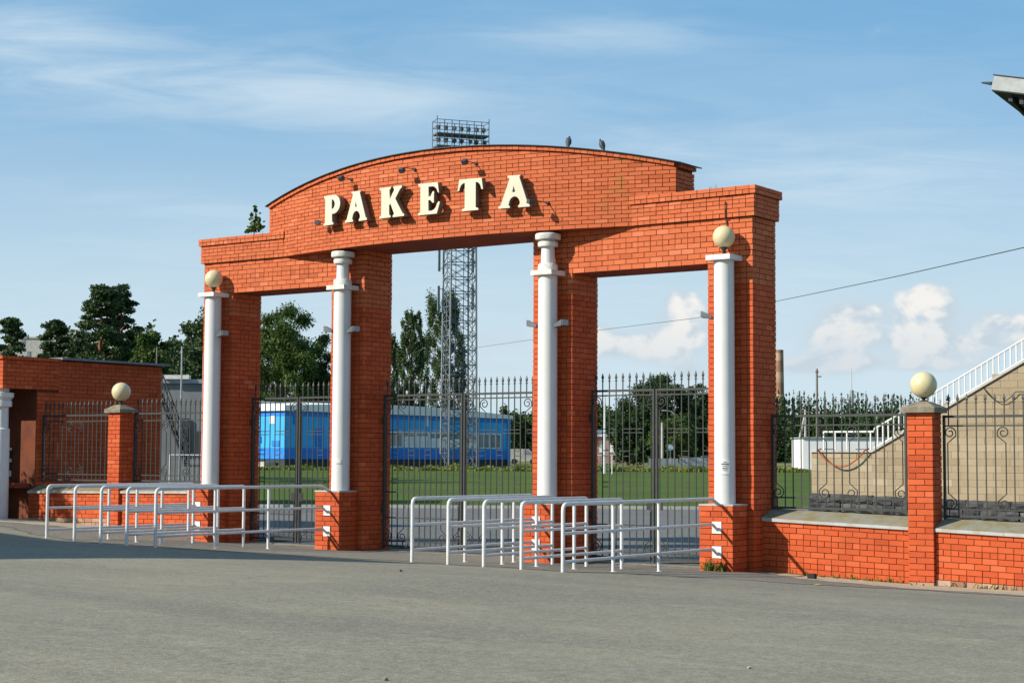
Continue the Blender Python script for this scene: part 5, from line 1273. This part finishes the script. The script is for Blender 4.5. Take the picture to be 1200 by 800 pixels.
pp_ = F0+ca*9+cin*4; MB(GSo).tube([(pp_[0], pp_[1], -.3), (pp_[0], pp_[1], pp_[2])], .2, 10).obj('canopy_post', 'steel_grey', GS)
hp = []
for q in np.linspace(0, 1, 22):
    a_ = gpt(960+(1016-960)*q, 527.5+19*math.sin(math.pi*q)**.9*(1 if q < .5 else 1)); hp.append(a_+np.array([0, -.16, 0]))
o = MB(hp[0]).tube([hp[0]+np.array([0, .3, .05])]+hp+[hp[-1]+np.array([0, .3, .05])], .022, 6).obj('hose', 'hose', None, True); tag(o, 'orange hose hanging in a loop over the low sandy block wall', 'hose')
hp = [gpt(1157+40*q, 459+12*math.sin(math.pi*min(1, q*1.15))) + np.array([0, -.1, 0]) for q in np.linspace(0, 1.3, 16)]
o = MB(hp[0]).tube([hp[0]+np.array([-.12, .12, .14])]+hp, .014, 5).obj('cable', 'cable', None, True); tag(o, 'thin dark cable sagging along the sandy grandstand wall at the right edge', 'cable')

# white building, poles, chimney and masts beyond
wb0 = flat(941, 152); wbz = g1(wb0[0], wb0[1]); wbo = np.array([wb0[0], wb0[1], wbz]); WB = thing('white_building', wbo, 'low flat white building beyond the field, behind the sandy wall', 'building')
wh = CAM[2]+(535.6-511.5)*152/FPX-wbz
MB(wbo).obox(wbo+RH*4.5+FH*3+EZ*wh/2, (RH, FH, EZ), (9, 6, wh)).obj('wall', 'white_wall', WB)
MB(wbo).obox(wbo+RH*4.5+FH*3+EZ*(wh+.06), (RH, FH, EZ), (9.3, 6.3, .12)).obj('roof', 'galv', WB)
for dx in (2.4, 5.2): MB(wbo).obox(wbo+RH*dx-FH*.0+EZ*wh*.55, (RH, FH, EZ), (.9, .08, .8)).obj('window', 'glass', WB)
def lampx(t_, off, H):
    MB(off).obox(off+RH*.18+EZ*(H-.75), (RH, FH, EZ), (.5, .16, .10)).obj('lamp', 'lamp_metal', t_)
    MB(off).tube([off+EZ*(H-.3)-RH*.12, off+EZ*(H-.3)+RH*.14], .10, 6).obj('lamp', 'lamp_metal', t_)
pole('street_lamp', 958, 160, 430, .14, .10, 'wood_pole', 'tall wooden lamp pole before the far wood, right of the gateway', 'street lamp', lampx)
def strut(t_, off, H): MB(off).tube([off-RH*1.25-EZ*.1, off+EZ*(H*.93)], [.15, .10], 8).obj('strut', 'concrete', t_); MB(off).obox(off+EZ*(H-.25), (RH, FH, EZ), (1.1, .08, .08)).obj('crossarm', 'wood_pole', t_)
pole('utility_pole', 944, 165, 478, .15, .10, 'concrete', 'concrete utility pole with a leaning strut, right of the rightmost pillar', 'pole', strut)
ch0 = flat(914, 620); chz = g1(ch0[0], ch0[1]); cho = np.array([ch0[0], ch0[1], chz]); CH = thing('chimney', cho, 'tall banded brick factory chimney far behind the rightmost pillar', 'chimney')
Hc = CAM[2]+(535.6-408)*620/FPX-chz
for i in range(10):
    z0, z1 = Hc*i/10, Hc*(i+1)/10; r0, r1 = 1.75-.45*i/10, 1.75-.45*(i+1)/10
    MB(cho).lathe([(r0, z0), (r1, z1-.02)], cho, 20).obj('band', 'chim_red' if i % 2 == 0 else 'chim_pale', CH, SM)
MB(cho).lathe([(1.45, Hc-.9), (1.45, Hc)], cho, 20).obj('rim', 'chim_red', CH, SM)
ld = MB(cho)
for s_ in (-.25, .25): ld.tube([cho+RH*1.8+FH*s_, cho+RH*1.42+FH*s_+EZ*Hc], .06, 4)
ld.obj('ladder', 'underside', CH)
def mastx(t_, off, H): MB(off).tube([off+EZ*H, off+EZ*(H*1.33)], [.12, .05], 6).obj('spire', 'steel_grey', t_)
pole('radio_mast', 999, 700, 455, .9, .8, 'steel_grey', 'thin far-off radio mast above the wood, left of the fence pier', 'mast', mastx)
pole('white_pole', 708.5, 139, 462, .13, .07, 'white_paint', 'slim white pole beside the small goal in the right opening')
def lampy(t_, off, H):
    MB(off).tube([off+EZ*H, off-RH*.3+EZ*(H+.35), off-RH*.9+EZ*(H+.45)], .05, 6).obj('arm', 'galv', t_)
    MB(off).obox(off-RH*1.05+EZ*(H+.45), (RH, FH, EZ), (.5, .2, .12)).obj('lamp', 'galv', t_)
pole('street_lamp', 790.5, 170, 485, .08, .06, 'galv', 'grey street lamp with a curved arm before the trees in the right opening', 'street lamp', lampy)
pole('utility_pole', 776, 172, 494, .15, .12, 'concrete', 'short concrete pole left of the street lamp in the right opening')
def sgn(t_, off, H): MB(off).lathe([(.40, -.02), (.40, .02)], (0, 0, 0), 20).obj('disc', 'sign_blue', t_); d_ = t_.children[-1]; d_.data.transform(Matrix.Rotation(math.pi/2, 4, 'X')); d_.data.transform(Matrix.Translation(Vector(off))); d_.location = Vector((0, 0, H)) - FH_V*.08
FH_V = Vector(FH)
def sgn(t_, off, H):
    m_ = MB(); m_.lathe([(.30, -.02), (.30, .02)], (0, 0, 0), 20); o_ = m_.obj('disc', 'sign_blue', t_); o_.matrix_local = Matrix.Translation(Vector((0, 0, H-.1))-FH_V*.1) @ (-FH_V).to_track_quat('Z', 'Y').to_matrix().to_4x4()
pole('road_sign', 785.5, 168, 522, .04, .04, 'galv', 'small round pale blue road sign beyond the field in the right opening', 'sign', sgn)
# goal
gb0 = flat(698, 138); gzg = g1(gb0[0], gb0[1]); goo = np.array([gb0[0], gb0[1], gzg]); GL = thing('goal', goo, 'small white football goal on the far side of the field, in the right opening', 'goal')
MB(goo).tube([goo, goo+EZ*1.55, goo+RH*1.35+EZ*1.55, goo+RH*1.35], .05, 6).obj('frame', 'white_paint', GL)
nm_ = MB(goo)
for q in np.linspace(0, 1, 8): nm_.tube([goo+RH*1.35*q+EZ*1.52, goo+RH*1.35*q+FH*.8], .012, 4)
for q in np.linspace(.1, .9, 5): nm_.tube([goo+EZ*1.5*q+FH*.8*(1-q), goo+RH*1.35+EZ*1.5*q+FH*.8*(1-q)], .012, 4)
nm_.obj('net', 'galv', GL)
ph0 = flat(704, 240); pz_ = g1(ph0[0], ph0[1]); po = np.array([ph0[0], ph0[1], pz_]); PH = thing('pink_house', po, 'pink house with a dark roof far behind the white pole, in the right opening', 'house')
MB(po).obox(po+EZ*1.9+FH*2, (RH, FH, EZ), (5.5, 4, 3.8)).obj('wall', 'pink_wall', PH)
MB(po).prism([po-RH*3-FH*.3+EZ*3.8, po+RH*3-FH*.3+EZ*3.8, po+RH*2.4+FH*2+EZ*4.7, po-RH*2.4+FH*2+EZ*4.7], EZ*.12).obj('roof', 'white_rough', PH)
for dx in (-1.8, .2, 1.6): MB(po).obox(po+RH*dx-FH*.0+EZ*2.1, (RH, FH, EZ), (.8, .1, 1.1)).obj('window', 'white_wall', PH)
for (u0, u1, vt, D, mk, lab) in ((796, 835, 534.5, 168, 'galv', 'pale grey sheet fence behind the field beside the rightmost pillar'), (760, 795, 536, 171, 'steel_grey', 'dull grey sheet fence behind the field under the road sign')):
    p0, p1 = flat(u0, D), flat(u1, D); z = g1(p0[0], p0[1]); fo = np.array([p0[0], p0[1], z]); h_ = CAM[2]+(535.6-vt)*D/FPX-z; T = thing('sheet_fence', fo, lab, 'fence'); L = np.linalg.norm(p1-p0); n = max(2, int(L/.55))
    for i in range(n): MB(fo).obox(fo+RH*(L*(i+.5)/n)+FH*(.03*(i % 2))+EZ*h_/2, (RH, FH, EZ), (L/n-.02, .05, h_)).obj('panel', mk, T)
# parked light things at the right end of the hall
cr0 = flat(612, 190); crz = g1(cr0[0], cr0[1]); cro = np.array([cr0[0], cr0[1], crz]); CV = thing('parked_van', cro, 'pale van parked beyond the right end of the blue hall', 'van')
pr = [(-1.5, .35), (1.9, .35), (1.9, .95), (1.35, 1.05), (.75, 1.75), (-1.5, 1.75)]
MB(cro).prism([cro+RH*a_+EZ*b_ for a_, b_ in pr], FH*1.6).obj('body', 'pale_block', CV)
MB(cro).prism([cro+RH*a_+EZ*b_-FH*.01 for a_, b_ in ((.1, 1.1), (1.15, 1.1), (.68, 1.65), (.1, 1.65))], FH*.03).obj('window', 'glass', CV)
for a_ in (-.9, 1.2):
    wm_ = MB(); wm_.lathe([(.12, -.1), (.33, -.1), (.33, .1), (.12, .1)], (0, 0, 0), 16); o_ = wm_.obj('wheel', 'rubber', CV); o_.matrix_local = Matrix.Translation(Vector(RH*a_+EZ*.33)) @ FH_V.to_track_quat('Z', 'Y').to_matrix().to_4x4()

# overhead cable from the mast to a pole beyond the right edge
pts = []
for u, v, D in ((556, 407.5, 157), (700, 387, 128), (820, 372, 104), (912, 352.5, 86), (1050, 324, 62), (1200, 290, 48), (1330, 258, 42)): pts.append(at(u, v, D))
pts = np.array(pts); tt = np.linspace(0, len(pts)-1, 60); pc = [np.array([np.interp(t_, range(len(pts)), pts[:, j]) for j in range(3)]) for t_ in tt]
o = MB(pc[0]).tube(pc, .015, 5).obj('overhead_cable', 'cable', None, True); tag(o, 'single dark overhead cable running behind the gateway up to the right edge', 'cable')
ep = pc[-1]; eo = np.array([ep[0], ep[1], g1(ep[0], ep[1])]); T = thing('utility_pole', eo, 'wooden pole carrying the overhead cable, beyond the right edge', 'pole'); MB(eo).tube([eo-EZ*.3, ep+EZ*.4], [.14, .10], 8).obj('shaft', 'wood_pole', T)
